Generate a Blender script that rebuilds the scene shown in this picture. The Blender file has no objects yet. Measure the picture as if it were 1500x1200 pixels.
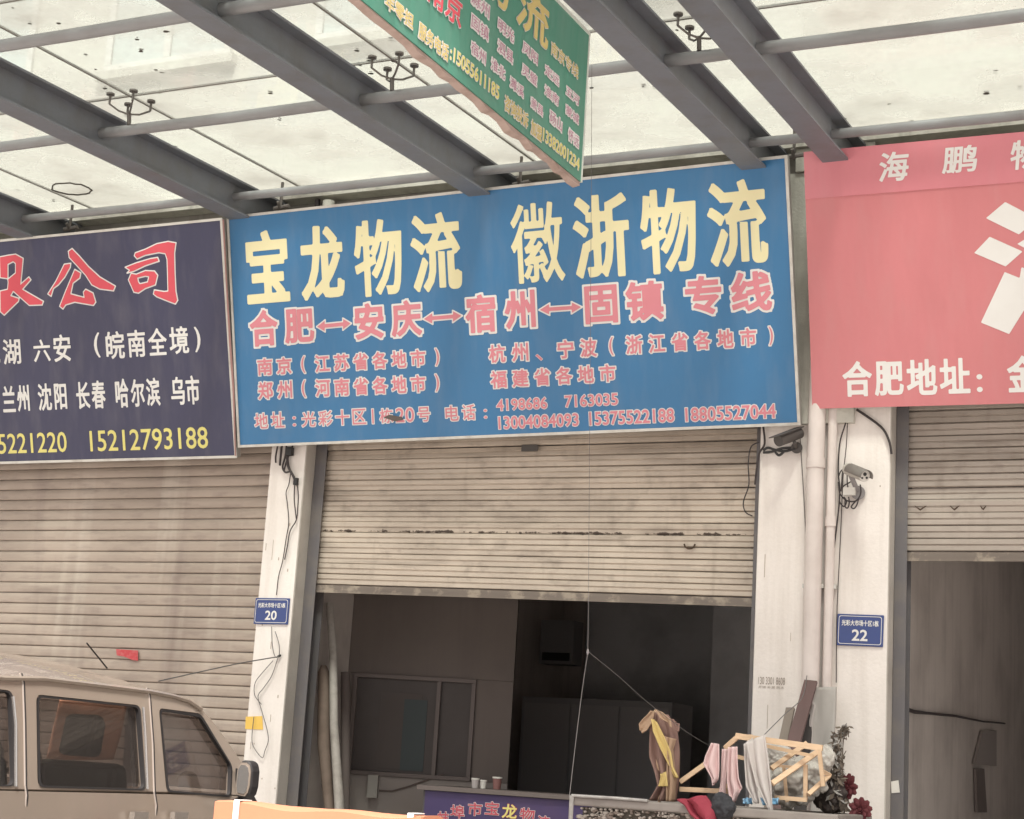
import bpy, math, random
import numpy as np
from mathutils import Vector, Matrix
random.seed(7)
SC = bpy.context.scene
COL = SC.collection
R = math.radians

# ---------------------------------------------------------------- camera
F_PX = 2518.6                      # focal length in pixels of a 1500 px wide picture
YAW, PITCH, ROLL = -.4558, .2051, .0620
CAM = Vector((0, -10, 1.45))
def _axes():
    cy, sy = math.cos(YAW), math.sin(YAW)
    f = Vector((sy*math.cos(PITCH), cy*math.cos(PITCH), math.sin(PITCH)))
    rt = Vector((cy, -sy, 0)); up = rt.cross(f)
    r = math.cos(ROLL)*rt+math.sin(ROLL)*up
    u = -math.sin(ROLL)*rt+math.cos(ROLL)*up
    return r, u, f
AR, AU, AF = _axes()
cam = bpy.data.objects.new('camera', bpy.data.cameras.new('camera'))
COL.objects.link(cam); SC.camera = cam
cam.matrix_world = Matrix(((AR.x, AU.x, -AF.x, CAM.x), (AR.y, AU.y, -AF.y, CAM.y), (AR.z, AU.z, -AF.z, CAM.z), (0, 0, 0, 1)))
cam.data.sensor_width = 36; cam.data.sensor_fit = 'HORIZONTAL'
cam.data.lens = F_PX/1500*36
cam.data.clip_start = .05; cam.data.clip_end = 2000

# ---------------------------------------------------------------- world, sun, exposure
SUN_EL, SUN_ROT = R(57), R(200)
world = bpy.data.worlds.new('World'); SC.world = world; world.use_nodes = True
wn = world.node_tree; wn.nodes.clear()
sky = wn.nodes.new('ShaderNodeTexSky'); sky.sky_type = 'NISHITA'; sky.sun_disc = False
sky.sun_elevation = SUN_EL; sky.sun_rotation = SUN_ROT; sky.dust_density = 6; sky.air_density = 1.2
hs = wn.nodes.new('ShaderNodeHueSaturation'); hs.inputs['Saturation'].default_value = .12
bg = wn.nodes.new('ShaderNodeBackground'); bg.inputs['Strength'].default_value = .095
tint = wn.nodes.new('ShaderNodeMixRGB'); tint.blend_type = 'MULTIPLY'; tint.inputs[0].default_value = 1
tint.inputs[2].default_value = (1, .965, .945, 1)
wo = wn.nodes.new('ShaderNodeOutputWorld')
wn.links.new(sky.outputs[0], hs.inputs['Color']); wn.links.new(hs.outputs[0], tint.inputs[1])
wn.links.new(tint.outputs[0], bg.inputs['Color']); wn.links.new(bg.outputs[0], wo.inputs[0])
sl = bpy.data.lights.new('sun', 'SUN'); sl.energy = 4.6; sl.angle = R(12); sl.color = (1, .935, .885)
so = bpy.data.objects.new('sun', sl); COL.objects.link(so)
# the sun stands in front of the facade, a little to the right
sd = Vector((math.sin(R(-158))*-1*math.cos(SUN_EL), math.cos(R(-158))*math.cos(SUN_EL), math.sin(SUN_EL)))
so.rotation_euler = (-sd).to_track_quat('-Z', 'Y').to_euler()
SC.view_settings.view_transform = 'Standard'; SC.view_settings.look = 'None'
SC.view_settings.gamma = 1; SC.view_settings.use_curve_mapping = False
SC.view_settings.exposure = 1.1
SC.render.engine = 'CYCLES'
SC.cycles.max_bounces = 8; SC.cycles.transparent_max_bounces = 16

# ---------------------------------------------------------------- measuring helpers (points of the photograph on real planes)
def ray(x, y): return AR*((x-750)/F_PX)-AU*((y-600)/F_PX)+AF
def onY(x, y, Y=0.):
    d = ray(x, y); return CAM+d*((Y-CAM.y)/d.y)
def onX(x, y, X):
    d = ray(x, y); return CAM+d*((X-CAM.x)/d.x)
def onZ(x, y, Z):
    d = ray(x, y); return CAM+d*((Z-CAM.z)/d.z)
class Plane:
    def __init__(s, O, U, V):
        s.O = Vector(O); s.u = (Vector(U)-s.O).normalized()
        v = Vector(V)-s.O; s.v = (v-s.u*v.dot(s.u)).normalized(); s.n = s.u.cross(s.v)
    def px(s, x, y):
        d = ray(x, y); t = (s.O-CAM).dot(s.n)/d.dot(s.n); p = CAM+d*t-s.O
        return p.dot(s.u), p.dot(s.v)
    def w(s, u, v, h=0.): return s.O+s.u*u+s.v*v+s.n*h

# ---------------------------------------------------------------- scene-graph helpers
def tag(o, label=None, cat=None, group=None, kind=None):
    if label: o['label'] = label
    if cat: o['category'] = cat
    if group: o['group'] = group
    if kind: o['kind'] = kind
    return o
def empty(name, loc, label=None, cat=None, group=None):
    o = bpy.data.objects.new(name, None); COL.objects.link(o); o.location = loc
    o.empty_display_size = .1
    bpy.context.view_layer.update()
    return tag(o, label, cat, group)
def link(name, me, parent=None, loc=None):
    o = bpy.data.objects.new(name, me); COL.objects.link(o)
    if loc is not None: o.location = loc
    if parent is not None:
        o.parent = parent
        root = parent; off = Vector((0, 0, 0))
        while root is not None: off = off+root.location; root = root.parent
        o.location = Vector(o.location)-off
    return o
class MB:
    """collects geometry in world space; build() links it as one mesh object with its origin at the given point"""
    def __init__(s): s.v = []; s.f = []; s.m = []; s.sm = []
    def add(s, vs, fs, m=0, smooth=False):
        b = len(s.v); s.v += [tuple(v) for v in vs]
        for f in fs: s.f.append([i+b for i in f]); s.m.append(m); s.sm.append(smooth)
    def box(s, a, b, m=0):
        x0, y0, z0 = a; x1, y1, z1 = b
        x0, x1 = sorted((x0, x1)); y0, y1 = sorted((y0, y1)); z0, z1 = sorted((z0, z1))
        s.add([(x0, y0, z0), (x1, y0, z0), (x1, y1, z0), (x0, y1, z0), (x0, y0, z1), (x1, y0, z1), (x1, y1, z1), (x0, y1, z1)],
              [(0, 3, 2, 1), (4, 5, 6, 7), (0, 1, 5, 4), (1, 2, 6, 5), (2, 3, 7, 6), (3, 0, 4, 7)], m)
        return s
    def tube(s, pts, r, n=8, m=0, cap=True):
        pts = [Vector(p) for p in pts]; rs = r if isinstance(r, (list, tuple)) else [r]*len(pts)
        vs = []; fs = []; prev = None
        for i, p in enumerate(pts):
            d = (pts[min(i+1, len(pts)-1)]-pts[max(i-1, 0)]).normalized()
            if prev is None: a = d.orthogonal().normalized()
            else:
                a = prev-d*prev.dot(d)
                a = a.normalized() if a.length > 1e-6 else d.orthogonal().normalized()
            prev = a; b = d.cross(a)
            for k in range(n):
                t = 2*math.pi*k/n; vs.append(p+(a*math.cos(t)+b*math.sin(t))*rs[i])
        for i in range(len(pts)-1):
            for k in range(n): fs.append((i*n+k, i*n+(k+1) % n, (i+1)*n+(k+1) % n, (i+1)*n+k))
        if cap:
            fs.append(tuple(reversed(range(n)))); fs.append(tuple((len(pts)-1)*n+k for k in range(n)))
        s.add(vs, fs, m, n > 5); return s
    def bar(s, p, q, w, h, m=0, up=(0, 0, 1)):
        p, q = Vector(p), Vector(q); d = (q-p).normalized(); a = d.cross(Vector(up))
        a = a.normalized() if a.length > 1e-4 else d.orthogonal().normalized(); b = a.cross(d)
        vs = [e+a*(i*w/2)+b*(j*h/2) for e in (p, q) for i, j in ((-1, -1), (1, -1), (1, 1), (-1, 1))]
        s.add(vs, [(0, 1, 2, 3), (7, 6, 5, 4), (0, 4, 5, 1), (1, 5, 6, 2), (2, 6, 7, 3), (3, 7, 4, 0)], m); return s
    def prism(s, pts, d, m=0):
        """polygon pts (3D) pushed along d"""
        n = len(pts); pts = [Vector(p) for p in pts]; d = Vector(d)
        s.add(pts+[p+d for p in pts], [tuple(range(n)), tuple(reversed(range(n, 2*n)))]+[(i, i+n, (i+1) % n+n, (i+1) % n) for i in range(n)], m); return s
    def build(s, name, mats, parent=None, loc=None):
        me = bpy.data.meshes.new(name)
        if loc is None:
            a = np.array([tuple(v) for v in s.v]); loc = Vector((a[:, 0].mean(), a[:, 1].mean(), a[:, 2].min()))
        loc = Vector(loc)
        me.from_pydata([tuple(Vector(v)-loc) for v in s.v], [], s.f)
        for m in (mats if isinstance(mats, (list, tuple)) else [mats]): me.materials.append(m)
        me.polygons.foreach_set('material_index', s.m); me.polygons.foreach_set('use_smooth', s.sm)
        me.update()
        if any(s.sm): me.set_sharp_from_angle(angle=R(38))
        return link(name, me, parent, loc)
def bevel(o, w, seg=2):
    md = o.modifiers.new('b', 'BEVEL'); md.width = w; md.segments = seg; md.limit_method = 'ANGLE'; return o
def cloth_sheet(left, right, nu=22, amp=.015, folds=1.7, seed=1, push=(0, -1, 0), nv=24):
    """a hanging sheet between two outlines, with folds"""
    rnd = random.Random(seed); L = [Vector(p) for p in left]; Rr = [Vector(p) for p in right]; P = Vector(push)
    def at(poly, t):
        x = t*(len(poly)-1); i = min(int(x), len(poly)-2); return poly[i].lerp(poly[i+1], x-i)
    vs = []; fs = []; ph = rnd.random()*6
    for j in range(nv+1):
        t = j/nv; a, b = at(L, t), at(Rr, t)
        for i in range(nu+1):
            u = i/nu; q = a.lerp(b, u)
            q = q+P*(amp*math.sin((u+.12*math.sin(t*3+ph))*folds*2*math.pi+ph+t*1.5)*(.4+.9*t)+amp*.3*math.sin(u*11+t*4+ph))
            vs.append(q)
    for j in range(nv):
        for i in range(nu):
            k = j*(nu+1)+i; fs.append((k, k+1, k+nu+2, k+nu+1))
    return vs, fs
def cloth(name, left, right, mat, parent=None, th=.006, **k):
    m = MB(); vs, fs = cloth_sheet(left, right, **k); m.add(vs, fs, 0, True)
    o = m.build(name, mat, parent); md = o.modifiers.new('s', 'SOLIDIFY'); md.thickness = th; return o

# ---------------------------------------------------------------- materials
MATS = {}
def mat(name, col, rough=.7, metal=0., dirt=.0, dirt_col=(.12, .10, .085), dscale=1.5, streak=0., fine=0., bump=0., bscale=60., spec=.4, stretch=(1, 1, 1), thr=(.45, .75)):
    if name in MATS: return MATS[name]
    m = bpy.data.materials.new(name); m.use_nodes = True; nt = m.node_tree; N = nt.nodes; L = nt.links
    b = N['Principled BSDF']; b.inputs['Roughness'].default_value = rough; b.inputs['Metallic'].default_value = metal
    b.inputs['Specular IOR Level'].default_value = spec
    c = N.new('ShaderNodeRGB'); c.outputs[0].default_value = (*col, 1); out = c.outputs[0]
    g = N.new('ShaderNodeNewGeometry')
    mp = N.new('ShaderNodeMapping'); mp.inputs['Scale'].default_value = stretch; L.new(g.outputs['Position'], mp.inputs[0])
    def noise(scale, det=6, vec=None, rr=.6):
        n = N.new('ShaderNodeTexNoise'); n.inputs['Scale'].default_value = scale; n.inputs['Detail'].default_value = det
        n.inputs['Roughness'].default_value = rr
        L.new(vec or mp.outputs[0], n.inputs['Vector']); return n.outputs['Fac']
    def ramp(f, a, b_, lo=0., hi=1.):
        r = N.new('ShaderNodeMapRange'); r.inputs[1].default_value = a; r.inputs[2].default_value = b_
        r.inputs[3].default_value = lo; r.inputs[4].default_value = hi; L.new(f, r.inputs[0]); return r.outputs[0]
    def mix(f, a, col2, mode='MIX'):
        x = N.new('ShaderNodeMixRGB'); x.blend_type = mode; L.new(f, x.inputs[0]); L.new(a, x.inputs[1])
        x.inputs[2].default_value = (*col2, 1); return x.outputs[0]
    if dirt: out = mix(ramp(noise(dscale, 8), thr[0], thr[1], 0, dirt), out, dirt_col)
    if streak:
        mp2 = N.new('ShaderNodeMapping'); mp2.inputs['Scale'].default_value = (9, 9, .5); L.new(g.outputs['Position'], mp2.inputs[0])
        out = mix(ramp(noise(1.3, 5, mp2.outputs[0]), .5, .78, 0, streak), out, dirt_col)
    if fine: out = mix(ramp(noise(45, 4), .3, .8, 0, fine), out, tuple(x*.45 for x in col))
    L.new(out, b.inputs['Base Color'])
    if bump:
        bp = N.new('ShaderNodeBump'); bp.inputs['Strength'].default_value = bump; bp.inputs['Distance'].default_value = .01
        L.new(noise(bscale, 4), bp.inputs['Height']); L.new(bp.outputs[0], b.inputs['Normal'])
    m['out'] = 1
    MATS[name] = m; return m
M_plaster = mat('pillar_plaster', (.83, .765, .72), .9, dirt=.28, dirt_col=(.45, .38, .32), dscale=1.6, streak=.3, fine=.10, bump=.25, bscale=35)
M_upper = mat('upper_wall_paint', (.56, .54, .49), .9, dirt=.25, dirt_col=(.55, .48, .42), dscale=.6, streak=.12)
M_conc = mat('grey_concrete', (.36, .34, .31), .92, dirt=.55, dirt_col=(.17, .15, .135), dscale=2.2, streak=.5, bump=.4)
M_concl = mat('pale_concrete', (.58, .56, .50), .92, dirt=.6, dirt_col=(.22, .2, .17), dscale=3.0, streak=.5, bump=.4)
M_side = mat('pillar_side_concrete', (.50, .455, .41), .92, dirt=.4, dirt_col=(.2, .17, .15), dscale=3, fine=.1, bump=.3)
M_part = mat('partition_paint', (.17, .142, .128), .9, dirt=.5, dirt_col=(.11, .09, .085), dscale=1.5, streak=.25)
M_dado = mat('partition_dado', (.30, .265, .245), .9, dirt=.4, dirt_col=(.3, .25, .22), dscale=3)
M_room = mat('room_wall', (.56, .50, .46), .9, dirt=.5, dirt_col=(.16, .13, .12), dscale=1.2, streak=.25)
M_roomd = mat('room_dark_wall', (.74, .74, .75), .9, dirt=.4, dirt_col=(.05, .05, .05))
M_floor = mat('shop_floor', (.55, .53, .51), .8, dirt=.5)
M_beam = mat('beam_grey_paint', (.172, .182, .203), .5, dirt=.45, dirt_col=(.125, .11, .095), dscale=5, streak=.2, fine=.1, bump=.08, bscale=25)
M_tube = mat('purlin_grey_paint', (.25, .25, .255), .42, dirt=.4, dirt_col=(.15, .13, .12), dscale=5)
M_steel = mat('spider_steel', (.15, .135, .125), .4, .4, dirt=.5, dscale=30)
M_seal = mat('glass_seal', (.22, .20, .18), .8, fine=.3)
M_guide = mat('guide_rail_metal', (.15, .14, .145), .5, .2, dirt=.6, dirt_col=(.22, .19, .16), dscale=6)
M_black = mat('black_plastic', (.03, .028, .028), .5)
M_cable = mat('cable_black', (.045, .035, .035), .6)
M_cablel = mat('cable_grey', (.14, .13, .125), .6)
M_white = mat('white_plastic', (.72, .69, .64), .5, dirt=.3, dirt_col=(.4, .36, .3), dscale=20)
M_pvc = mat('white_pvc', (.70, .62, .585), .5, dirt=.45, dirt_col=(.42, .35, .31), dscale=3, streak=.3)
M_alu = mat('aluminium_trim', (.62, .60, .56), .45, .3, dirt=.5, dirt_col=(.28, .22, .17), dscale=9)
M_pave = mat('paving_concrete', (.38, .36, .34), .9, dirt=.5, dirt_col=(.14, .13, .12), dscale=.8, fine=.2, bump=.3)

def shutter_mat(name, col, streaky, z_dark=None):
    m = mat(name, col, .55, .15, dirt=.45, dirt_col=(.19, .15, .125), dscale=1.1, stretch=(1, 1, 2.2), thr=(.42, .72))
    nt = m.node_tree; N = nt.nodes; L = nt.links; b = N['Principled BSDF']
    cur = b.inputs['Base Color'].links[0].from_socket
    g = N.new('ShaderNodeNewGeometry')
    def layer(cur, scale, nscale, a, bb, amt, col2, det=5):
        mp = N.new('ShaderNodeMapping'); mp.inputs['Scale'].default_value = scale; L.new(g.outputs['Position'], mp.inputs[0])
        n = N.new('ShaderNodeTexNoise'); n.inputs['Scale'].default_value = nscale; n.inputs['Detail'].default_value = det
        L.new(mp.outputs[0], n.inputs['Vector'])
        r = N.new('ShaderNodeMapRange'); r.inputs[1].default_value = a; r.inputs[2].default_value = bb; r.inputs[4].default_value = amt
        L.new(n.outputs['Fac'], r.inputs[0])
        x = N.new('ShaderNodeMixRGB'); L.new(r.outputs[0], x.inputs[0]); L.new(cur, x.inputs[1]); x.inputs[2].default_value = (*col2, 1)
        return x.outputs[0], r.outputs[0]
    if streaky:
        cur, _ = layer(cur, (5, 5, .22), 1.0, .58, .72, .4, (.60, .53, .46))
        cur, _ = layer(cur, (2, 2, 7), 2.5, .52, .7, .4, (.24, .19, .165), 9)
        cur, _ = layer(cur, (3, 3, .25), 1.7, .54, .75, .45, (.22, .17, .15))
        cur, _ = layer(cur, (1.1, 1, 9), 1.2, .6, .75, .4, (.55, .48, .4))
    else:
        cur, _ = layer(cur, (1.1, 1, 10), 1.2, .55, .72, .6, (.2, .16, .13), 8)
        cur, _ = layer(cur, (3, 3, 4), 3.0, .56, .72, .35, (.22, .175, .145), 9)
        cur, _ = layer(cur, (9, 9, 1), 1.5, .58, .8, .3, (.22, .17, .13))
    if z_dark is not None:      # the rusty torn joint across the curtain
        sep = N.new('ShaderNodeSeparateXYZ'); L.new(g.outputs['Position'], sep.inputs[0])
        tl = N.new('ShaderNodeMath'); tl.operation = 'MULTIPLY_ADD'; tl.inputs[1].default_value = .012; tl.inputs[2].default_value = .012*4.8
        L.new(sep.outputs[0], tl.inputs[0])
        zz = N.new('ShaderNodeMath'); zz.operation = 'ADD'; L.new(sep.outputs[2], zz.inputs[0]); L.new(tl.outputs[0], zz.inputs[1])
        d = N.new('ShaderNodeMath'); d.operation = 'SUBTRACT'; d.inputs[1].default_value = z_dark; L.new(zz.outputs[0], d.inputs[0])
        ab = N.new('ShaderNodeMath'); ab.operation = 'ABSOLUTE'; L.new(d.outputs[0], ab.inputs[0])
        n = N.new('ShaderNodeTexNoise'); n.inputs['Scale'].default_value = 9; n.inputs['Detail'].default_value = 10; n.inputs['Roughness'].default_value = .75
        L.new(g.outputs['Position'], n.inputs['Vector'])
        r1 = N.new('ShaderNodeMapRange'); r1.inputs[1].default_value = .47; r1.inputs[2].default_value = .62; r1.inputs[3].default_value = 0; r1.inputs[4].default_value = .014
        L.new(n.outputs['Fac'], r1.inputs[0])
        lt = N.new('ShaderNodeMath'); lt.operation = 'LESS_THAN'; L.new(ab.outputs[0], lt.inputs[0]); L.new(r1.outputs[0], lt.inputs[1])
        x = N.new('ShaderNodeMixRGB'); L.new(lt.outputs[0], x.inputs[0]); L.new(cur, x.inputs[1]); x.inputs[2].default_value = (.07, .05, .04, 1)
        cur = x.outputs[0]
    L.new(cur, b.inputs['Base Color']); return m
M_shL = shutter_mat('shutter_brown_grime', (.45, .37, .31), True)
M_shM = shutter_mat('shutter_cream', (.60, .515, .43), False, 2.97)
M_shR = shutter_mat('shutter_grey_cream', (.45, .39, .34), False)
M_bar = mat('shutter_bottom_bar', (.20, .165, .14), .6, .2, dirt=.6, dirt_col=(.45, .38, .3), dscale=9, thr=(.5, .6))

def panel_mat(name, col, col2):
    m = mat(name, col, .38, dirt=.35, dirt_col=col2, dscale=.9, fine=.03, bump=.0, streak=0, spec=.5)
    nt = m.node_tree; N = nt.nodes; L = nt.links; b = N['Principled BSDF']; g = N.new('ShaderNodeNewGeometry')
    # slack, rippled film: broad waves and a few tight vertical creases; rain streaks of pale dust
    mp = N.new('ShaderNodeMapping'); mp.inputs['Scale'].default_value = (2.2, 2.2, .5); L.new(g.outputs['Position'], mp.inputs[0])
    n1 = N.new('ShaderNodeTexNoise'); n1.inputs['Scale'].default_value = 1.6; n1.inputs['Detail'].default_value = 3; L.new(mp.outputs[0], n1.inputs['Vector'])
    bp = N.new('ShaderNodeBump'); bp.inputs['Strength'].default_value = .5; bp.inputs['Distance'].default_value = .05; L.new(n1.outputs['Fac'], bp.inputs['Height']); L.new(bp.outputs[0], b.inputs['Normal'])
    mp2 = N.new('ShaderNodeMapping'); mp2.inputs['Scale'].default_value = (7, 7, .35); L.new(g.outputs['Position'], mp2.inputs[0])
    n2 = N.new('ShaderNodeTexNoise'); n2.inputs['Scale'].default_value = 1.4; n2.inputs['Detail'].default_value = 7; L.new(mp2.outputs[0], n2.inputs['Vector'])
    r = N.new('ShaderNodeMapRange'); r.inputs[1].default_value = .48; r.inputs[2].default_value = .8; r.inputs[4].default_value = .09; L.new(n2.outputs['Fac'], r.inputs[0])
    x = N.new('ShaderNodeMixRGB'); L.new(r.outputs[0], x.inputs[0]); L.new(b.inputs['Base Color'].links[0].from_socket, x.inputs[1]); x.inputs[2].default_value = (.42, .39, .36, 1)
    L.new(x.outputs[0], b.inputs['Base Color']); return m
M_blue = panel_mat('blue_sign_vinyl', (.036, .165, .35), (.043, .14, .27))
M_navy = panel_mat('navy_sign_vinyl', (.040, .040, .088), (.040, .038, .07))
M_pink = panel_mat('faded_pink_vinyl', (.58, .19, .205), (.52, .175, .17))
M_green = panel_mat('faded_green_vinyl', (.072, .26, .185), (.10, .24, .19))
M_cream = mat('cream_lettering', (.80, .73, .45), .6, dirt=.3, dirt_col=(.66, .6, .38), dscale=3)
M_pinkl = mat('faded_red_lettering', (.66, .235, .28), .6, dirt=.3, dirt_col=(.55, .2, .2), dscale=5)
M_red = mat('red_lettering', (.66, .09, .12), .6, dirt=.2, dirt_col=(.5, .08, .1), dscale=5)
M_wl = mat('white_lettering', (.74, .72, .70), .6, dirt=.2, dirt_col=(.6, .56, .52), dscale=6)
M_yel = mat('yellow_lettering', (.74, .66, .22), .6, dirt=.2, dirt_col=(.6, .5, .2), dscale=6)
M_plate = mat('plate_blue_enamel', (.05, .075, .22), .3, dirt=.25, dirt_col=(.08, .09, .17), dscale=20)
M_plated = mat('plate_dark_edge', (.03, .035, .07), .4)
M_back = mat('sign_back_metal', (.42, .40, .37), .6, .2, dirt=.5, dirt_col=(.2, .17, .15), dscale=4)

def glass_canopy_mat():
    m = bpy.data.materials.new('dusty_canopy_glass'); m.use_nodes = True; nt = m.node_tree; N = nt.nodes; L = nt.links
    N.clear(); out = N.new('ShaderNodeOutputMaterial')
    g = N.new('ShaderNodeNewGeometry')
    def noise(scale, det=6, rr=.6):
        n = N.new('ShaderNodeTexNoise'); n.inputs['Scale'].default_value = scale; n.inputs['Detail'].default_value = det; n.inputs['Roughness'].default_value = rr
        L.new(g.outputs['Position'], n.inputs['Vector']); return n.outputs['Fac']
    def mr(s, a, b, c, d):
        r = N.new('ShaderNodeMapRange'); r.inputs[1].default_value = a; r.inputs[2].default_value = b; r.inputs[3].default_value = c; r.inputs[4].default_value = d
        L.new(s, r.inputs[0]); return r.outputs[0]
    tr = N.new('ShaderNodeBsdfTransparent'); tr.inputs[0].default_value = (.76, .80, .78, 1)
    tl = N.new('ShaderNodeBsdfTranslucent'); tl.inputs[0].default_value = (.40, .39, .36, 1)
    df = N.new('ShaderNodeBsdfDiffuse'); df.inputs[0].default_value = (.38, .36, .32, 1)
    du = N.new('ShaderNodeMixShader'); du.inputs[0].default_value = .25; L.new(tl.outputs[0], du.inputs[1]); L.new(df.outputs[0], du.inputs[2])
    mx = N.new('ShaderNodeMixShader'); L.new(mr(noise(1.3), .38, .68, .2, .75), mx.inputs[0]); L.new(tr.outputs[0], mx.inputs[1]); L.new(du.outputs[0], mx.inputs[2])
    # dark specks of leaves and dirt lying on the glass
    vo = N.new('ShaderNodeTexVoronoi'); vo.inputs['Scale'].default_value = 6; L.new(g.outputs['Position'], vo.inputs['Vector'])
    w = N.new('ShaderNodeMath'); w.operation = 'MULTIPLY_ADD'; L.new(noise(22, 3), w.inputs[0]); w.inputs[1].default_value = .22; L.new(vo.outputs['Distance'], w.inputs[2])
    lt = N.new('ShaderNodeMath'); lt.operation = 'LESS_THAN'; L.new(w.outputs[0], lt.inputs[0]); lt.inputs[1].default_value = .20
    sel = N.new('ShaderNodeMath'); sel.operation = 'GREATER_THAN'; L.new(noise(.8, 3), sel.inputs[0]); sel.inputs[1].default_value = .54
    mu = N.new('ShaderNodeMath'); mu.operation = 'MULTIPLY'; L.new(lt.outputs[0], mu.inputs[0]); L.new(sel.outputs[0], mu.inputs[1])
    dk = N.new('ShaderNodeBsdfDiffuse'); dk.inputs[0].default_value = (.08, .07, .055, 1)
    m2 = N.new('ShaderNodeMixShader'); L.new(mu.outputs[0], m2.inputs[0]); L.new(mx.outputs[0], m2.inputs[1]); L.new(dk.outputs[0], m2.inputs[2])
    gl = N.new('ShaderNodeBsdfGlossy'); gl.inputs['Roughness'].default_value = .08; gl.inputs[0].default_value = (.9, .9, .9, 1)
    m3 = N.new('ShaderNodeMixShader'); m3.inputs[0].default_value = .05; L.new(m2.outputs[0], m3.inputs[1]); L.new(gl.outputs[0], m3.inputs[2])
    L.new(m3.outputs[0], out.inputs[0]); return m
M_glass = glass_canopy_mat()
def tinted_glass(name, col, gloss=.12, dust=.0):
    m = bpy.data.materials.new(name); m.use_nodes = True; nt = m.node_tree; N = nt.nodes; L = nt.links; N.clear()
    out = N.new('ShaderNodeOutputMaterial'); tr = N.new('ShaderNodeBsdfTransparent'); tr.inputs[0].default_value = (*col, 1)
    gl = N.new('ShaderNodeBsdfGlossy'); gl.inputs['Roughness'].default_value = .03; gl.inputs[0].default_value = (1, 1, 1, 1)
    df = N.new('ShaderNodeBsdfDiffuse'); df.inputs[0].default_value = (.5, .46, .42, 1)
    a = N.new('ShaderNodeMixShader'); a.inputs[0].default_value = dust; L.new(tr.outputs[0], a.inputs[1]); L.new(df.outputs[0], a.inputs[2])
    b = N.new('ShaderNodeMixShader'); b.inputs[0].default_value = gloss; L.new(a.outputs[0], b.inputs[1]); L.new(gl.outputs[0], b.inputs[2])
    L.new(b.outputs[0], out.inputs[0]); return m
M_carglass = tinted_glass('van_tinted_glass', (.66, .63, .62), .07, .03)
M_winglass = mat('upper_window_glass', (.30, .32, .33), .15, 0, spec=.8)

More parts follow.
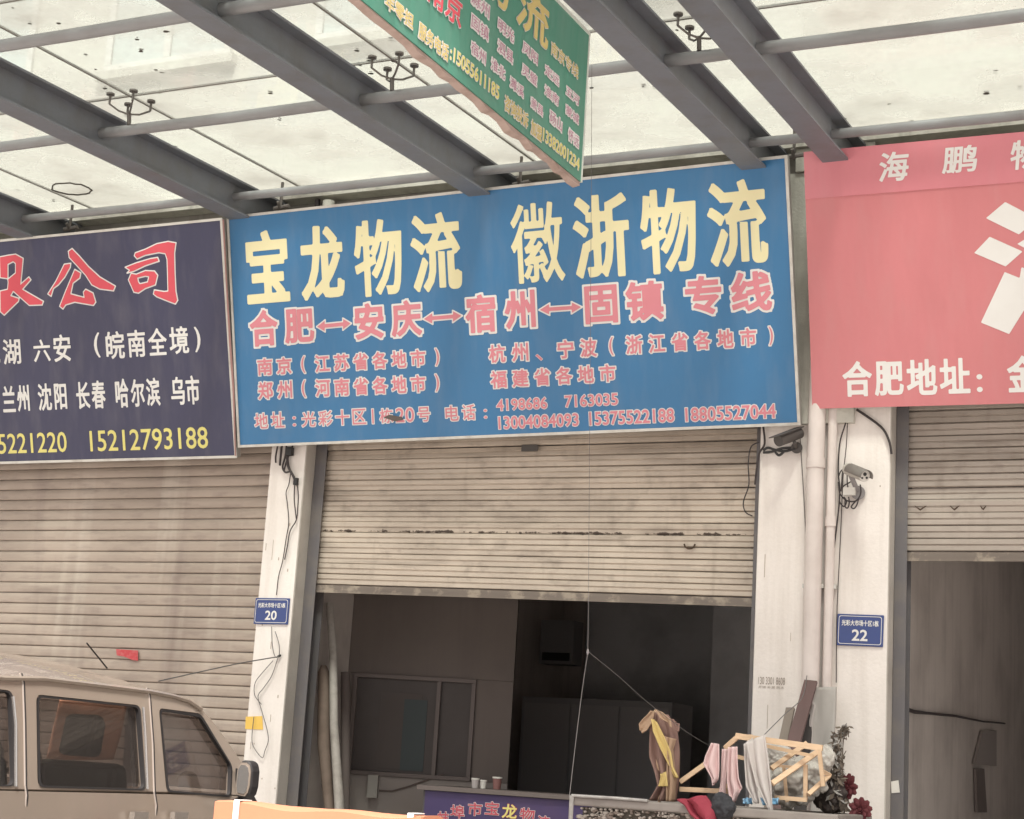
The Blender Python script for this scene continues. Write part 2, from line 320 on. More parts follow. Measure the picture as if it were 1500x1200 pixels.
# ---------------------------------------------------------------- lettering: glyph outlines grown by a distance and meshed cleanly
def glyph_edges(text):
    c = bpy.data.curves.new('t', 'FONT'); c.body = text; c.size = 1; c.resolution_u = 3
    o = bpy.data.objects.new('t', c); COL.objects.link(o); bpy.context.view_layer.update()
    me = bpy.data.meshes.new_from_object(o); bpy.data.objects.remove(o); bpy.data.curves.remove(c)
    v = np.empty(len(me.vertices)*3); me.vertices.foreach_get('co', v); v = v.reshape(-1, 3)[:, :2]
    cnt = {}
    for p in me.polygons:
        vs = list(p.vertices)
        for a, b in zip(vs, vs[1:]+vs[:1]):
            k = (a, b) if a < b else (b, a); cnt[k] = cnt.get(k, 0)+1
    e = np.array([k for k, n in cnt.items() if n == 1]); bpy.data.meshes.remove(me)
    return v[e[:, 0]], v[e[:, 1]]
def field_mesh(A, B, off, h):
    """marching squares over the signed distance field of closed outlines A->B, grown by off"""
    P = np.concatenate([A, B]); x0, y0 = P.min(0)-off-2*h; x1, y1 = P.max(0)+off+2*h
    nx = int((x1-x0)/h)+2; ny = int((y1-y0)/h)+2
    xs = x0+h*np.arange(nx); ys = y0+h*np.arange(ny); Fd = np.full((ny, nx), -1.)
    mg = off+3*h
    vd = {}
    for i in range(len(A)):
        for p_, q_ in ((A[i], B[i]), (B[i], A[i])):
            dd = q_-p_; vd.setdefault((round(float(p_[0]), 5), round(float(p_[1]), 5)), []).append(dd/(np.hypot(*dd)+1e-9))
    def sharp(p_):
        l = vd[(round(float(p_[0]), 5), round(float(p_[1]), 5))]
        return len(l) < 2 or (l[0]@l[1]) > -.80
    sA = np.array([sharp(p_) for p_ in A]); sB = np.array([sharp(p_) for p_ in B])
    for c0 in range(0, nx, 24):
        cx = xs[c0:c0+24]
        sel = (np.maximum(A[:, 0], B[:, 0]) > cx[0]-mg) & (np.minimum(A[:, 0], B[:, 0]) < cx[-1]+mg)
        if not sel.any(): continue
        a, b = A[sel], B[sel]; X, Y = np.meshgrid(cx, ys); p = np.stack([X.ravel(), Y.ravel()], 1)
        d = b-a; L2 = (d**2).sum(1)+1e-12
        t = np.clip(((p[:, None, :]-a)*d).sum(2)/L2, 0, 1)
        vec = (a+t[..., None]*d)-p[:, None, :]; d2 = (vec**2).sum(2); im = d2.argmin(1); ar = np.arange(len(p))
        dist = np.sqrt(d2[ar, im]); tt = t[ar, im]; vv = np.abs(vec[ar, im])
        crn = ((tt <= 0) & sA[sel][im]) | ((tt >= 1) & sB[sel][im])
        cdist = np.where(crn, np.maximum(vv.max(1), dist*.8), dist)
        up = (a[:, 0] > p[:, None, 0]) != (b[:, 0] > p[:, None, 0])      # vertical ray, even-odd
        yy = a[:, 1]+(p[:, None, 0]-a[:, 0])*d[:, 1]/np.where(d[:, 0] == 0, 1e-12, d[:, 0])
        ins = (up & (yy > p[:, None, 1])).sum(1) % 2 == 1
        Fd[:, c0:c0+24] = (np.where(ins, dist, -cdist)+off).reshape(X.shape)
    V = []; Fc = []; IN = Fd > 0
    cell = IN[:-1, :-1].astype(int)+IN[:-1, 1:]+IN[1:, 1:]+IN[1:, :-1]
    for j in range(ny-1):
        row = cell[j]; i = 0; nz = np.nonzero(row)[0]
        if len(nz) == 0: continue
        k = 0
        while k < len(nz):
            i = nz[k]
            if row[i] == 4:
                e = i
                while k+1 < len(nz) and nz[k+1] == e+1 and row[e+1] == 4: k += 1; e += 1
                b0 = len(V); V += [(xs[i], ys[j]), (xs[e+1], ys[j]), (xs[e+1], ys[j+1]), (xs[i], ys[j+1])]; Fc.append((b0, b0+1, b0+2, b0+3))
            else:
                c = [(xs[i], ys[j], Fd[j, i]), (xs[i+1], ys[j], Fd[j, i+1]), (xs[i+1], ys[j+1], Fd[j+1, i+1]), (xs[i], ys[j+1], Fd[j+1, i])]
                pl = []
                for q in range(4):
                    p_, n_ = c[q], c[(q+1) % 4]
                    if p_[2] > 0: pl.append(p_[:2])
                    if (p_[2] > 0) != (n_[2] > 0):
                        t = p_[2]/(p_[2]-n_[2]); pl.append((p_[0]+t*(n_[0]-p_[0]), p_[1]+t*(n_[1]-p_[1])))
                if len(pl) > 2: b0 = len(V); V += pl; Fc.append(tuple(range(b0, b0+len(pl))))
            k += 1
    return V, Fc
GCACHE = {}
def put_field(plane, A, B, off, h, lift, mt, name, parent):
    V, Fc = field_mesh(A, B, off, h)
    m = MB(); m.add([plane.w(x, y, lift) for x, y in V], Fc)
    return m.build(name, mt, parent)
def text_on(plane, text, L, Rr, T, B, mt, parent, bold=.0, outline=None, oc=None, res=38, lift=.003, name='lettering', shear=0.):
    """text filling the box measured by left, right, top and bottom points of the photograph on the plane"""
    if text not in GCACHE: GCACHE[text] = glyph_edges(text)
    A, Bb = GCACHE[text]; P = np.concatenate([A, Bb]); mn, mx = P.min(0), P.max(0)
    u0, u1 = plane.px(*L)[0], plane.px(*Rr)[0]; v1, v0 = plane.px(*T)[1], plane.px(*B)[1]
    H = v1-v0; b = bold*H; tot = b+(outline or 0)*H
    sc = np.array([(u1-u0-2*tot)/(mx[0]-mn[0]), (H-2*tot)/(mx[1]-mn[1])])
    o = np.array([u0+tot, v0+tot])
    a = (A-mn)*sc+o; bb = (Bb-mn)*sc+o
    if shear:
        a[:, 0] += (a[:, 1]-v0)*shear; bb[:, 0] += (bb[:, 1]-v0)*shear
    h = H/res
    if outline: put_field(plane, a, bb, b+outline*H, h, lift, oc, 'lettering_outline', parent); lift += .002
    return put_field(plane, a, bb, b, h, lift, mt, name, parent)
def poly_on(plane, polys, mt, parent, bold=0., outline=None, oc=None, lift=.003, h=.004, name='lettering'):
    """hand-drawn strokes given as outlines in photograph points"""
    for pl in polys:
        q = np.array([plane.px(*p) for p in pl]); a, b = q, np.roll(q, -1, 0); l = lift
        if outline: put_field(plane, a, b, bold+outline, h, l, oc, 'lettering_outline', parent); l += .002
        put_field(plane, a, b, bold, h, l, mt, name, parent)

# ================================================================ SETTING
g = MB(); g.add([(-400, -400, 0), (400, -400, 0), (400, 400, 0), (-400, 400, 0)], [(0, 1, 2, 3)])
tag(g.build('pavement', M_pave), kind='structure')

# ---- the building
bld = empty('shop_building', (-4.7, 0, 0), 'row of cream plastered shop units with grey roller shutters under a glass canopy', 'building')
def bx(name, a, b, m, parent=bld): return MB().box(a, b).build(name, m, parent)
XL0, XL1 = -6.77, -6.477          # the narrow pillar
XR0, XR1 = -3.19, -2.381          # the wide pillar
def pillar(x0, x1):
    o = MB()
    nz = 30                        # a slightly uneven plastered front
    o.box((x0, .0, 0), (x1, .30, 3.95))
    # side faces in bare concrete
    p = o.build('pillar', [M_plaster, M_side], bld)
    for f in p.data.polygons:
        if abs(f.normal.x) > .5: f.material_index = 1
    bevel(p, .006, 1); return p
pillar(XL0, XL1); pillar(XR0, XR1)
bx('pillar', (-10.9, 0, 0), (-10.6, .3, 3.95), M_plaster)
bx('pillar', (1.35, 0, 0), (1.9, .3, 3.95), M_plaster)
bx('lintel', (-10.9, .02, 3.95), (1.9, .30, 4.35), M_concl)
bx('lower_wall', (-10.9, .06, 4.352), (1.9, .30, 5.17), M_conc)
bx('ledge_band', (-10.9, -.03, 5.172), (1.9, .30, 5.215), M_concl)
bx('beam_band', (-10.9, .05, 5.217), (1.9, .30, 5.37), M_conc)
bx('ledge_band', (-10.9, -.08, 5.372), (1.9, .30, 5.43), M_concl)
bx('upper_wall', (-10.9, .0, 5.432), (1.9, .30, 12), M_upper)
# concrete column seen between the blue and the pink sign
bx('wall_column', (-3.12, -.045, 3.6), (-2.60, .055, 5.168), M_concl)
bx('wall_column', (-3.0, -.05, 5.22), (-2.5, .045, 5.368), M_concl)
# inside of the two open units
bx('room_wall', (-6.9, .305, 0), (-6.6, 8.3, 3.9), M_room)
bx('room_wall', (-3.0, .305, 0), (-2.45, 8.3, 3.9), M_room)
bx('room_wall', (1.4, .305, 0), (1.6, 8.3, 3.9), M_roomd)
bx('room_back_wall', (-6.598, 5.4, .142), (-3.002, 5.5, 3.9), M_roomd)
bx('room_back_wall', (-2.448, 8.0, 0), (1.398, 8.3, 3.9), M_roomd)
bx('room_ceiling', (-10.9, .305, 3.902), (1.9, 8.3, 4.1), M_room)
bx('room_floor', (-6.598, .1, 0), (-3.002, 7.998, .14), M_floor)
bx('room_floor', (-2.38, .1, 0), (1.398, 7.998, .14), M_floor)
bx('partition', (-4.9, 4.2, .142), (-3.002, 4.3, 3.9), M_roomd)
bx('roof_slab', (-10.9, .0, 12.002), (1.9, 8.3, 12.2), M_conc)
# upstairs windows, seen pale through the canopy glass
M_frame = mat('window_frame_pale', (.62, .6, .57), .5)
M_wing = mat('upper_window_pale_glass', (.52, .55, .53), .25, spec=.8)
for wx in (-10.0, -8.05, -6.1, -4.3, -2.4, -.4):
    for wz in (6.6, 9.4):
        f = MB()
        x0, x1, z0, z1 = wx-.6, wx+.6, wz, wz+1.5
        for a, b in (((x0, -.03, z0), (x1, .02, z0+.06)), ((x0, -.03, z1-.06), (x1, .02, z1)), ((x0, -.03, z0+.062), (x0+.06, .02, z1-.062)),
                     ((x1-.06, -.03, z0+.062), (x1, .02, z1-.062)), ((wx-.03, -.03, z0+.062), (wx+.03, .02, z1-.062))): f.box(a, b)
        fo = f.build('window_frame', M_frame, bld)
        MB().box((x0+.062, -.012, z0+.062), (wx-.032, -.004, z1-.062)).build('pane', M_wing, fo)
        MB().box((wx+.032, -.012, z0+.062), (x1-.062, -.004, z1-.062)).build('pane', M_wing, fo)
        MB().box((x0-.05, -.07, z0-.07), (x1+.05, -.002, z0-.002)).build('sill', M_concl, fo)

# ---- the canopy
can = empty('glass_canopy', (-4.7, 0, 5.1), 'glass canopy on dark grey steel beams and round purlins projecting over the shop signs', 'canopy')
SL = .037
def zb(y, z0=5.10): return z0+SL*(y+.6)
BEAMS = [-12.56, -10.67, -8.78, -6.89, -5.005, -3.137, -2.633, -.75, 1.1]
Y0, Y1 = -.002, -4.9
TW, FT, BH = .012, .014, .235
def beam(x):
    m = MB()
    W = .155 if x != -6.89 else .165
    for (xa, xb, za, zc) in ((-W/2, W/2, 0, FT), (-TW/2, TW/2, FT+.0005, BH-FT-.0005), (-W/2, W/2, BH-FT, BH)):
        vs = []
        for y in (Y0, Y1):
            for dx, dz in ((xa, za), (xb, za), (xb, zc), (xa, zc)): vs.append((x+dx, y, zb(y)+dz))
        m.add(vs, [(0, 1, 2, 3), (7, 6, 5, 4), (0, 4, 5, 1), (1, 5, 6, 2), (2, 6, 7, 3), (3, 7, 4, 0)])
    return m.build('beam', M_beam, can)
for x in BEAMS: beam(x)
PUR = [(-.57, 5.235), (-2.02, 5.165), (-3.42, 5.10)]
for y, z in PUR:
    for i in range(len(BEAMS)-1):
        a, b = BEAMS[i]+TW/2+.001, BEAMS[i+1]-TW/2-.001
        m = MB(); m.tube([(a, y, z), ((a+b)/2, y, z-.004), (b, y, z)], .034 if y < -1 else .03, 14)
        p = m.build('purlin', M_tube, can)
ZG = 5.372
seamx = [-12.4, -10.42, -8.53, -6.655, -4.79, -2.94, -.55, 1.3]
seamy = [-.1, -2.06, -3.48, -4.88]
for i in range(len(seamx)-1):
    for j in range(len(seamy)-1):
        xa, xb = seamx[i]+.006, seamx[i+1]-.006; ya, yb = seamy[j]-.006, seamy[j+1]+.006
        vs = [(xa, ya, ZG+SL*(ya+2)), (xb, ya, ZG+SL*(ya+2)), (xb, yb, ZG+SL*(yb+2)), (xa, yb, ZG+SL*(yb+2))]
        MB().prism(vs, (0, 0, .012)).build('glass_pane', M_glass, can)
for x in seamx[1:-1]:
    MB().bar((x, -.1, ZG+SL*1.9+.004), (x, -4.88, ZG+SL*-2.88+.004), .011, .014).build('glass_seal', M_seal, can)
for y in seamy[1:-1]:
    for i in range(len(seamx)-1):
        MB().bar((seamx[i]+.007, y, ZG+SL*(y+2)+.004), (seamx[i+1]-.007, y, ZG+SL*(y+2)+.004), .011, .014).build('glass_seal', M_seal, can)
def spider(x, y, z, r=.125, n=4):
    m = MB(); m.tube([(x, y-.02, z), (x, y-.03, z+.075)], .013, 8)
    cz = z+.075
    ends = []
    for k in range(n):
        t = math.pi/4+k*math.pi/2 if n == 4 else (k+.5)*math.pi
        e = Vector((x+r*math.cos(t), y-.03+r*math.sin(t), cz+.035)); ends.append(e)
        m.tube([(x, y-.03, cz-.01), ((x+e.x)/2, (y-.03+e.y)/2, cz+.0), e], .0065, 6)
    o = m.build('spider_fitting', M_steel, can)
    for e in ends:
        q = MB(); q.tube([e, e+Vector((0, 0, ZG+SL*(y+2)-e.z-.016)), e+Vector((0, 0, ZG+SL*(y+2)-e.z-.014)), e+Vector((0, 0, ZG+SL*(y+2)-e.z-.001))], [.007, .008, .026, .026], 12); q.build('disc', M_steel, o)
for x in (-8.53, -6.655, -4.79, -2.94, -.55):
    spider(x, -2.02, 5.19); spider(x, -3.42, 5.12)
    m = MB(); m.tube([(x+.02, -.40, 5.235), (x+.02, -.36, 5.19), (x+.02, -.30, 5.235)], .012, 6); m.tube([(x-.03, -.36, 5.2), (x+.09, -.36, 5.21)], .016, 8)
    m.tube([(x+.02, -.36, 5.19), (x+.02, -.36, 5.39)], .011, 6)
    m.build('edge_fitting', M_steel, can)
# the ring of mud left on a pane by a pot
rng = MB(); pts = []
for k in range(25):
    t = 2*math.pi*k/24; rr = .115+random.uniform(-.008, .008); c = onZ(104, 284, ZG+.004)
    pts.append((c.x+rr*math.cos(t)*1.35, c.y+rr*math.sin(t)*1.1, ZG-.012+SL*(c.y+2)))
rng.tube(pts, .006, 5, cap=False); rng.build('mud_ring', mat('dried_mud', (.07, .06, .05), .95), can)

# ================================================================ ROLLER SHUTTERS
def slat_mesh(kind, w, pitch):
    if kind == 'curved': prof = [(.014, 0), (-.004, .0035), (-.0085, .009), (-.0110, .030), (-.0105, .050), (-.006, .064), (-.002, .0715), (.012, .0745)]
    else: prof = [(.010, 0), (-.006, .003), (-.008, .006), (-.008, .030), (-.001, .0335), (-.001, .0375), (-.010, .041), (-.010, .066), (-.004, .0705), (.008, .0745)]
    k = pitch/.0745
    vs = []; fs = []
    n = len(prof)
    for x in (-w/2, w/2):
        for y, z in prof: vs.append((x, y, z*k))
        for y, z in reversed(prof): vs.append((x, y+.002 if y < .005 else y+.0021, z*k))
    N2 = 2*n
    for i in range(N2): fs.append((i, (i+1) % N2, N2+(i+1) % N2, N2+i))
    fs.append(tuple(reversed(range(N2)))); fs.append(tuple(range(N2, 2*N2)))
    me = bpy.data.meshes.new('slat'); me.from_pydata(vs, [], [tuple(reversed(f)) for f in fs]); me.update(); return me
def shutter(x0, x1, z0, z1, pitch, kind, mt, label, tilt=0., dents=(), y=.17):
    t = empty('roller_shutter', ((x0+x1)/2, y, z0), label, 'roller shutter')
    me = slat_mesh(kind, x1-x0, pitch); me.materials.append(mt)
    n = int(round((z1-z0)/pitch)); rnd = random.Random(len(label))
    for i in range(n):
        z = z0+.055+i*pitch; k = max(0, 1-i/(n*.75))
        o = link('slat', me, t, ((x0+x1)/2, y+rnd.uniform(-.0015, .0015), z))
        o.rotation_euler = (rnd.uniform(-.03, .03), tilt*k+rnd.uniform(-.0009, .0009), 0)
        if i in dents: o.rotation_euler[0] += rnd.choice((-.22, .2)); o.location.y += .006
    b = MB(); b.box((-(x1-x0)/2, -.02, 0), ((x1-x0)/2, .016, .048)).box((-(x1-x0)/2, -.032, -.006), ((x1-x0)/2, -.0205, .012))
    o = b.build('bottom_bar', M_bar, t, (0, 0, 0)); o.location = (0, 0, 0); o.rotation_euler = (0, tilt, 0)
    return t
def guide(t, x0, x1, z1=3.94, y0=.12, y1=.20):
    s = 1 if x1 > x0 else -1
    m = MB(); m.box((x0, y0, .0), (x1, y0+.006, z1)); m.box((x0, y1+.03, .0), (x1, y1+.036, z1)); m.box((x0, y0+.0065, 0), (x0+s*.006, y1+.0295, z1))
    return m.build('guide_rail', M_guide, t)
tl_ = shutter(-10.58, -6.775, .02, 3.94, .0790, 'curved', M_shL, 'closed brown roller shutter streaked with grime behind the parked van')
guide(tl_, -6.79, -6.73)
tm_ = shutter(-6.41, -3.235, 2.50+.035, 3.92, .0745, 'ribbed', M_shM, 'half raised cream roller shutter with a torn dark seam under the blue sign', tilt=.0165, dents=(5, 9, 12))
guide(tm_, -6.474, -6.385); guide(tm_, -3.193, -3.25)
tr_ = shutter(-2.33, 1.3, 2.795, 3.92, .0775, 'ribbed', M_shR, 'grey roller shutter with bent slats rolled up below the pink sign', dents=(3, 4, 9))
guide(tr_, -2.378, -2.305); guide(tr_, 1.347, 1.28)
# loose details on the shutters
m = MB()
for k in range(5):
    t = k/4; m.tube([onY(1010+8*math.cos(a)+0, 797+7*math.sin(a), .145) for a in [i*math.pi/5 for i in range(6)]], .006, 5); break
m.build('shutter_pull_ring', mat('rust_iron', (.08, .05, .035), .9), tm_)
MB().box(tuple(onY(764, 652, .15)), tuple(onY(788, 661, .16))).build('lock_plate', mat('lock_plate_dark', (.10, .09, .085), .6), tm_)
mm = MB()
for cx, k in ((1348, 1.), (1398, .8), (1440, .5)):
    mm.tube([onY(cx-8*k, 741, .150), onY(cx-4*k, 744, .143), onY(cx, 746+k, .14), onY(cx+6*k, 743, .143), onY(cx+9*k, 741, .150)], [.002, .004, .006, .004, .002], 5)
mm.build('torn_slat_edge', mat('rust_iron', (.08, .05, .035), .9), tr_)
# red sticker and chalk scrape on the left shutter
st = MB(); st.prism([onY(170, 951, .145), onY(202, 953, .145), onY(202, 968, .145), onY(194, 967, .145), (onY(182, 962, .145)), onY(171, 960, .145)], (0, .003, 0))
tag(st.build('red_tape', mat('red_sticker', (.55, .06, .07), .5, dirt=.5, dirt_col=(.6, .3, .28), dscale=30)), 'torn red sticker on the brown roller shutter above the van roof', 'sticker')

# ================================================================ SIGNS
def sign(name, BL, BR, TL, label, mt, th=.05, trim=.014, trims='LRTB', trim_mat=None):
    P = Plane(BL, BR, TL); w = P.px_w = (Vector(BR)-Vector(BL)).length; h = (Vector(TL)-Vector(BL)).dot(P.v)
    t = empty(name, P.w(w/2, 0, -th), label, 'sign')
    m = MB(); c = [P.w(0, 0, -th), P.w(w, 0, -th), P.w(w, h, -th), P.w(0, h, -th)]
    m.prism(c, P.n*th); m.f[0] = list(reversed(m.f[0])); 
    # subdivided face so that the vinyl can sag a little
    fm = MB(); nu, nv = 40, 18; rnd = random.Random(3)
    vs = []
    for j in range(nv+1):
        for i in range(nu+1):
            u, v = i/nu, j/nv; e = min(1, 8*min(u, 1-u, v, 1-v))
            vs.append(P.w(w*u, h*v, .0016+.0004*e*(math.sin(u*9)+math.cos(v*5+u*3))))
    fm.add(vs, [(j*(nu+1)+i, j*(nu+1)+i+1, (j+1)*(nu+1)+i+1, (j+1)*(nu+1)+i) for j in range(nv) for i in range(nu)], 0, True)
    m.build('back_frame', M_back, t); fm.build('face_panel', mt, t)
    tm = trim_mat or M_alu; s = trim
    segs = {'B': ((-.004, -.004), (w+.004, s)), 'T': ((-.004, h-s), (w+.004, h+.004)), 'L': ((-.004, s+.001), (s, h-s-.001)), 'R': ((w-s, s+.001), (w+.004, h-s-.001))}
    for k in trims:
        (a, b), (c2, d) = segs[k]
        q = MB(); q.prism([P.w(a, b, .0022), P.w(c2, b, .0022), P.w(c2, d, .0022), P.w(a, d, .0022)], P.n*.006); q.build('edge_trim', tm, t)
    P.W, P.Hh = w, h
    return t, P
# blue
BL, BR, TL, TR = onY(350, 655, -.10), onY(1172, 622, -.10), onY(332, 318, -.48), onY(1160, 228, -.48)
tB, PB = sign('blue_shop_sign', BL, BR, TL, 'large blue shop sign with cream and pink Chinese lettering for two freight firms', M_blue)
def c5(x, y): return (330+x/2.857, 240+y/2.857)
def c6(x, y): return (700+x/2.858, 240+y/2.858)
def tx(s, L, Rr, T, B, f, mt, par, **k): return text_on(PL[0], s, f(*L), f(*Rr), f(*T), f(*B), mt, par, **k)
PL = [PB]
for s, L, Rr, T, B, f in (('宝', (82, 345), (274, 570), (178, 278), (190, 582), c5), ('龙', (312, 350), (502, 520), (400, 258), (400, 568), c5),
                          ('物', (540, 390), (742, 390), (640, 232), (620, 556), c5), ('流', (776, 340), (994, 500), (880, 205), (880, 535), c5),
                          ('徽', (134, 240), (368, 470), (245, 163), (240, 500), c6), ('浙', (398, 265), (632, 240), (520, 128), (520, 478), c6),
                          ('物', (676, 180), (912, 170), (760, 106), (790, 460), c6), ('流', (960, 205), (1218, 370), (1110, 65), (1095, 427), c6)):
    tx(s, L, Rr, T, B, f, M_cream, tB, bold={'徽': .012, '物': .021, '流': .024, '浙': .024}.get(s, .031), res=60, name='lettering')
OUT = dict(outline=.05, oc=M_wl)
def arrow(x0, x1, y0, y1, f):
    """double-headed arrow traced on the blue sign"""
    n = []
    def q(t, s): return f(x0+(x1-x0)*t, y0+(y1-y0)*t+s)
    pts = [q(0, 0), q(.24, -24), q(.24, -9), q(.76, -9), q(.76, -24), q(1, 0), q(.76, 24), q(.76, 9), q(.24, 9), q(.24, 24)]
    poly_on(PB, [pts], M_pinkl, tB, bold=-.002, outline=.009, oc=M_wl)
for s, L, Rr, T, B, f in (('合', (97, 680), (228, 690), (165, 603), (165, 772), c5), ('肥', (243, 680), (380, 680), (310, 598), (310, 758), c5),
                          ('安', (535, 660), (672, 660), (603, 575), (603, 742), c5), ('庆', (688, 650), (830, 650), (760, 563), (760, 730), c5),
                          ('宿', (998, 620), (1141, 620), (1070, 538), (1070, 716), c5), ('州', (105, 610), (250, 610), (178, 522), (178, 698), c6),
                          ('固', (440, 590), (594, 590), (516, 500), (516, 678), c6), ('镇', (612, 580), (786, 570), (700, 482), (700, 665), c6),
                          ('专', (860, 550), (1030, 550), (945, 460), (945, 642), c6), ('线', (1052, 540), (1240, 540), (1146, 442), (1146, 628), c6)):
    tx(s, L, Rr, T, B, f, M_pinkl, tB, bold=.03, res=52, **OUT)
arrow(384, 528, 682, 668, c5); arrow(830, 992, 650, 636, c5); arrow(258, 436, 612, 600, c6)
O2 = dict(outline=.055, oc=M_wl)
def word(chars, xs, tops, bots, f, mt, par, w, plane=None, **k):
    """single characters spaced evenly along a line; xs, tops, bots are (first, last) measurements"""
    n = len(chars)
    if plane: PL[0] = plane
    for i, ch in enumerate(chars):
        if ch == ' ': continue
        t = i/(n-1) if n > 1 else 0; x = xs[0]+(xs[1]-xs[0])*t; a = tops[0]+(tops[1]-tops[0])*t; b = bots[0]+(bots[1]-bots[0])*t
        ww = w
        if ch in '（）': ww = w*.34
        if ch == '：': ww = w*.28; a, b = a+(b-a)*.35, b-(b-a)*.05
        if ch == '、': ww = w*.4; a = b-(b-a)*.35; x -= w*.2
        if ch == '1': ww = w*.4
        if ch in '0234567890' and k.get('digits', 1): ww = w*.62
        kk = {q: v for q, v in k.items() if q != 'digits'}
        if ch in '：、（）' : kk['bold'] = kk.get('bold', 0)*.5
        if ch == '（': ch = '('
        if ch == '）': ch = ')'
        if ch == '：': ch = ':'
        text_on(PL[0], ch, f(x-ww/2, (a+b)/2), f(x+ww/2, (a+b)/2), f(x, a), f(x, b), mt, par, **kk)
word('南京（江苏省各地市）', (167, 888), (810, 768), (890, 850), c5, M_pinkl, tB, 70, bold=.022, res=34, **O2)
word('郑州（河南省各地市）', (170, 888), (908, 876), (990, 958), c5, M_pinkl, tB, 70, bold=.022, res=34, **O2)
word('杭州、宁波（浙江省各地市）', (82, 1228), (752, 676), (838, 765), c6, M_pinkl, tB, 78, bold=.022, res=34, **O2)
word('福建省各地市', (88, 544), (862, 835), (944, 918), c6, M_pinkl, tB, 76, bold=.022, res=34, **O2)
word('地址：', (152, 290), (1040, 1030), (1112, 1104), c5, M_pinkl, tB, 62, bold=.01, res=32, **O2)
word('光彩十区', (350, 562), (1034, 1022), (1104, 1094), c5, M_pinkl, tB, 64, bold=.01, res=32, **O2)
for s, xa, xb in (('1', 612, 625), ('栋', 644, 706), ('20', 712, 795), ('号', 803, 862)):
    tx(s, (xa, 1055), (xb, 1055), (xa, 1024-(xa-600)*.04), (xa, 1092-(xa-600)*.04), c5, M_pinkl, tB, bold=.01, res=32, **O2)
word('电话：', (950, 1090), (1008, 1000), (1080, 1072), c5, M_pinkl, tB, 62, bold=.01, res=32, **O2)
ND = dict(outline=.05, oc=M_wl, bold=.022, res=30)
for s, xa, xb, yt, yb in (('4198686', 76, 294, 979, 1033), ('7163035', 362, 590, 962, 1018), ('13004084093', 84, 426, 1048, 1108), ('15375522188', 464, 826, 1028, 1092), ('18805527044', 866, 1252, 1010, 1076)):
    tx(s, (xa, (yt+yb)/2), (xb, (yt+yb)/2), ((xa+xb)/2, yt), ((xa+xb)/2, yb), c6, M_pinkl, tB, **ND)
poly_on(PB, [[c5(*p) for p in ((664, 1062), (690, 1050), (742, 1060), (748, 1072), (712, 1078), (690, 1070))]], mat('sign_scuff', (.12, .10, .09), .8), tB, lift=.009, name='scuff_mark')

# navy
BLn, BRn, TRn = onY(0, 679, -.07), onY(347, 670, -.07), onY(325, 320, -.52)
dn = (BLn-BRn).normalized(); BLn = BRn+dn*4.1
tN, PN = sign('navy_shop_sign', BLn, BRn, BLn+(TRn-BRn), 'dark navy shop sign with red company lettering and yellow phone numbers', M_navy)
def c4(x, y): return (x/3, 300+y/3)
red = [
 [(0, 230), (40, 222), (70, 218), (103, 236), (97, 300), (92, 350), (128, 318), (137, 330), (100, 372), (192, 425), (186, 440), (130, 442), (60, 380), (48, 400), (85, 412), (82, 425), (20, 485), (4, 470), (2, 380), (35, 372), (38, 340), (36, 328), (70, 300), (70, 258), (60, 250), (36, 262), (36, 325), (3, 320)],
 [(302, 205), (318, 193), (350, 226), (390, 272), (440, 318), (508, 358), (500, 378), (440, 370), (405, 352), (378, 310), (340, 268), (306, 232)],
 [(284, 262), (312, 258), (310, 275), (286, 318), (258, 352), (236, 368), (226, 402), (212, 392), (248, 335)],
 [(330, 285), (356, 300), (352, 322), (322, 345), (312, 392), (372, 408), (368, 384), (378, 372), (410, 388), (422, 428), (412, 442), (376, 436), (330, 428), (290, 440), (278, 458), (264, 446), (290, 380)],
 [(596, 212), (640, 196), (690, 172), (740, 162), (774, 168), (768, 212), (770, 300), (774, 380), (782, 420), (772, 436), (740, 424), (690, 404), (676, 392), (680, 375), (722, 382), (740, 380), (738, 300), (736, 240), (728, 215), (700, 210), (640, 222), (604, 238), (592, 224)],
 [(552, 275), (600, 256), (660, 238), (694, 232), (700, 248), (640, 268), (590, 292), (560, 300), (572, 288)],
]
sib = [(566, 330), (578, 302), (600, 306), (640, 290), (680, 292), (694, 310), (684, 352), (640, 368), (610, 388), (590, 384)]
sih = [(606, 322), (640, 314), (656, 316), (650, 340), (616, 348), (610, 340)]
for pl in red: poly_on(PN, [[c4(*p) for p in pl]], M_red, tN, bold=-.003, outline=.009, oc=M_wl)
def ring_poly(P, outer, inner, mt, oc, par):
    A = []; B = []
    for pl in (outer, inner):
        q = np.array([P.px(*p) for p in pl]); A.append(q); B.append(np.roll(q, -1, 0))
    A = np.concatenate(A); B = np.concatenate(B)
    put_field(P, A, B, .006, .004, .003, oc, 'lettering_outline', par); put_field(P, A, B, -.003, .004, .005, mt, 'lettering', par)
ring_poly(PN, [c4(*p) for p in sib], [c4(*p) for p in sih], M_red, M_wl, tN)
PL[0] = PN
for s, xa, xb, xt, xbm in (('芜', -85, 0, 592, 704), ('湖', 14, 92, 590, 702), ('六', 148, 222, 592, 690), ('安', 236, 312, 570, 690), ('(', 414, 440, 562, 672), ('皖', 466, 548, 556, 678), ('南', 562, 640, 550, 670),
                           ('全', 652, 734, 542, 662), ('境', 745, 830, 534, 656), (')', 856, 882, 536, 648)):
    tx(s, (xa, (xt+xbm)/2), (xb, (xt+xbm)/2), ((xa+xb)/2, xt), ((xa+xb)/2, xbm), c4, M_wl, tN, bold=.018, res=44)
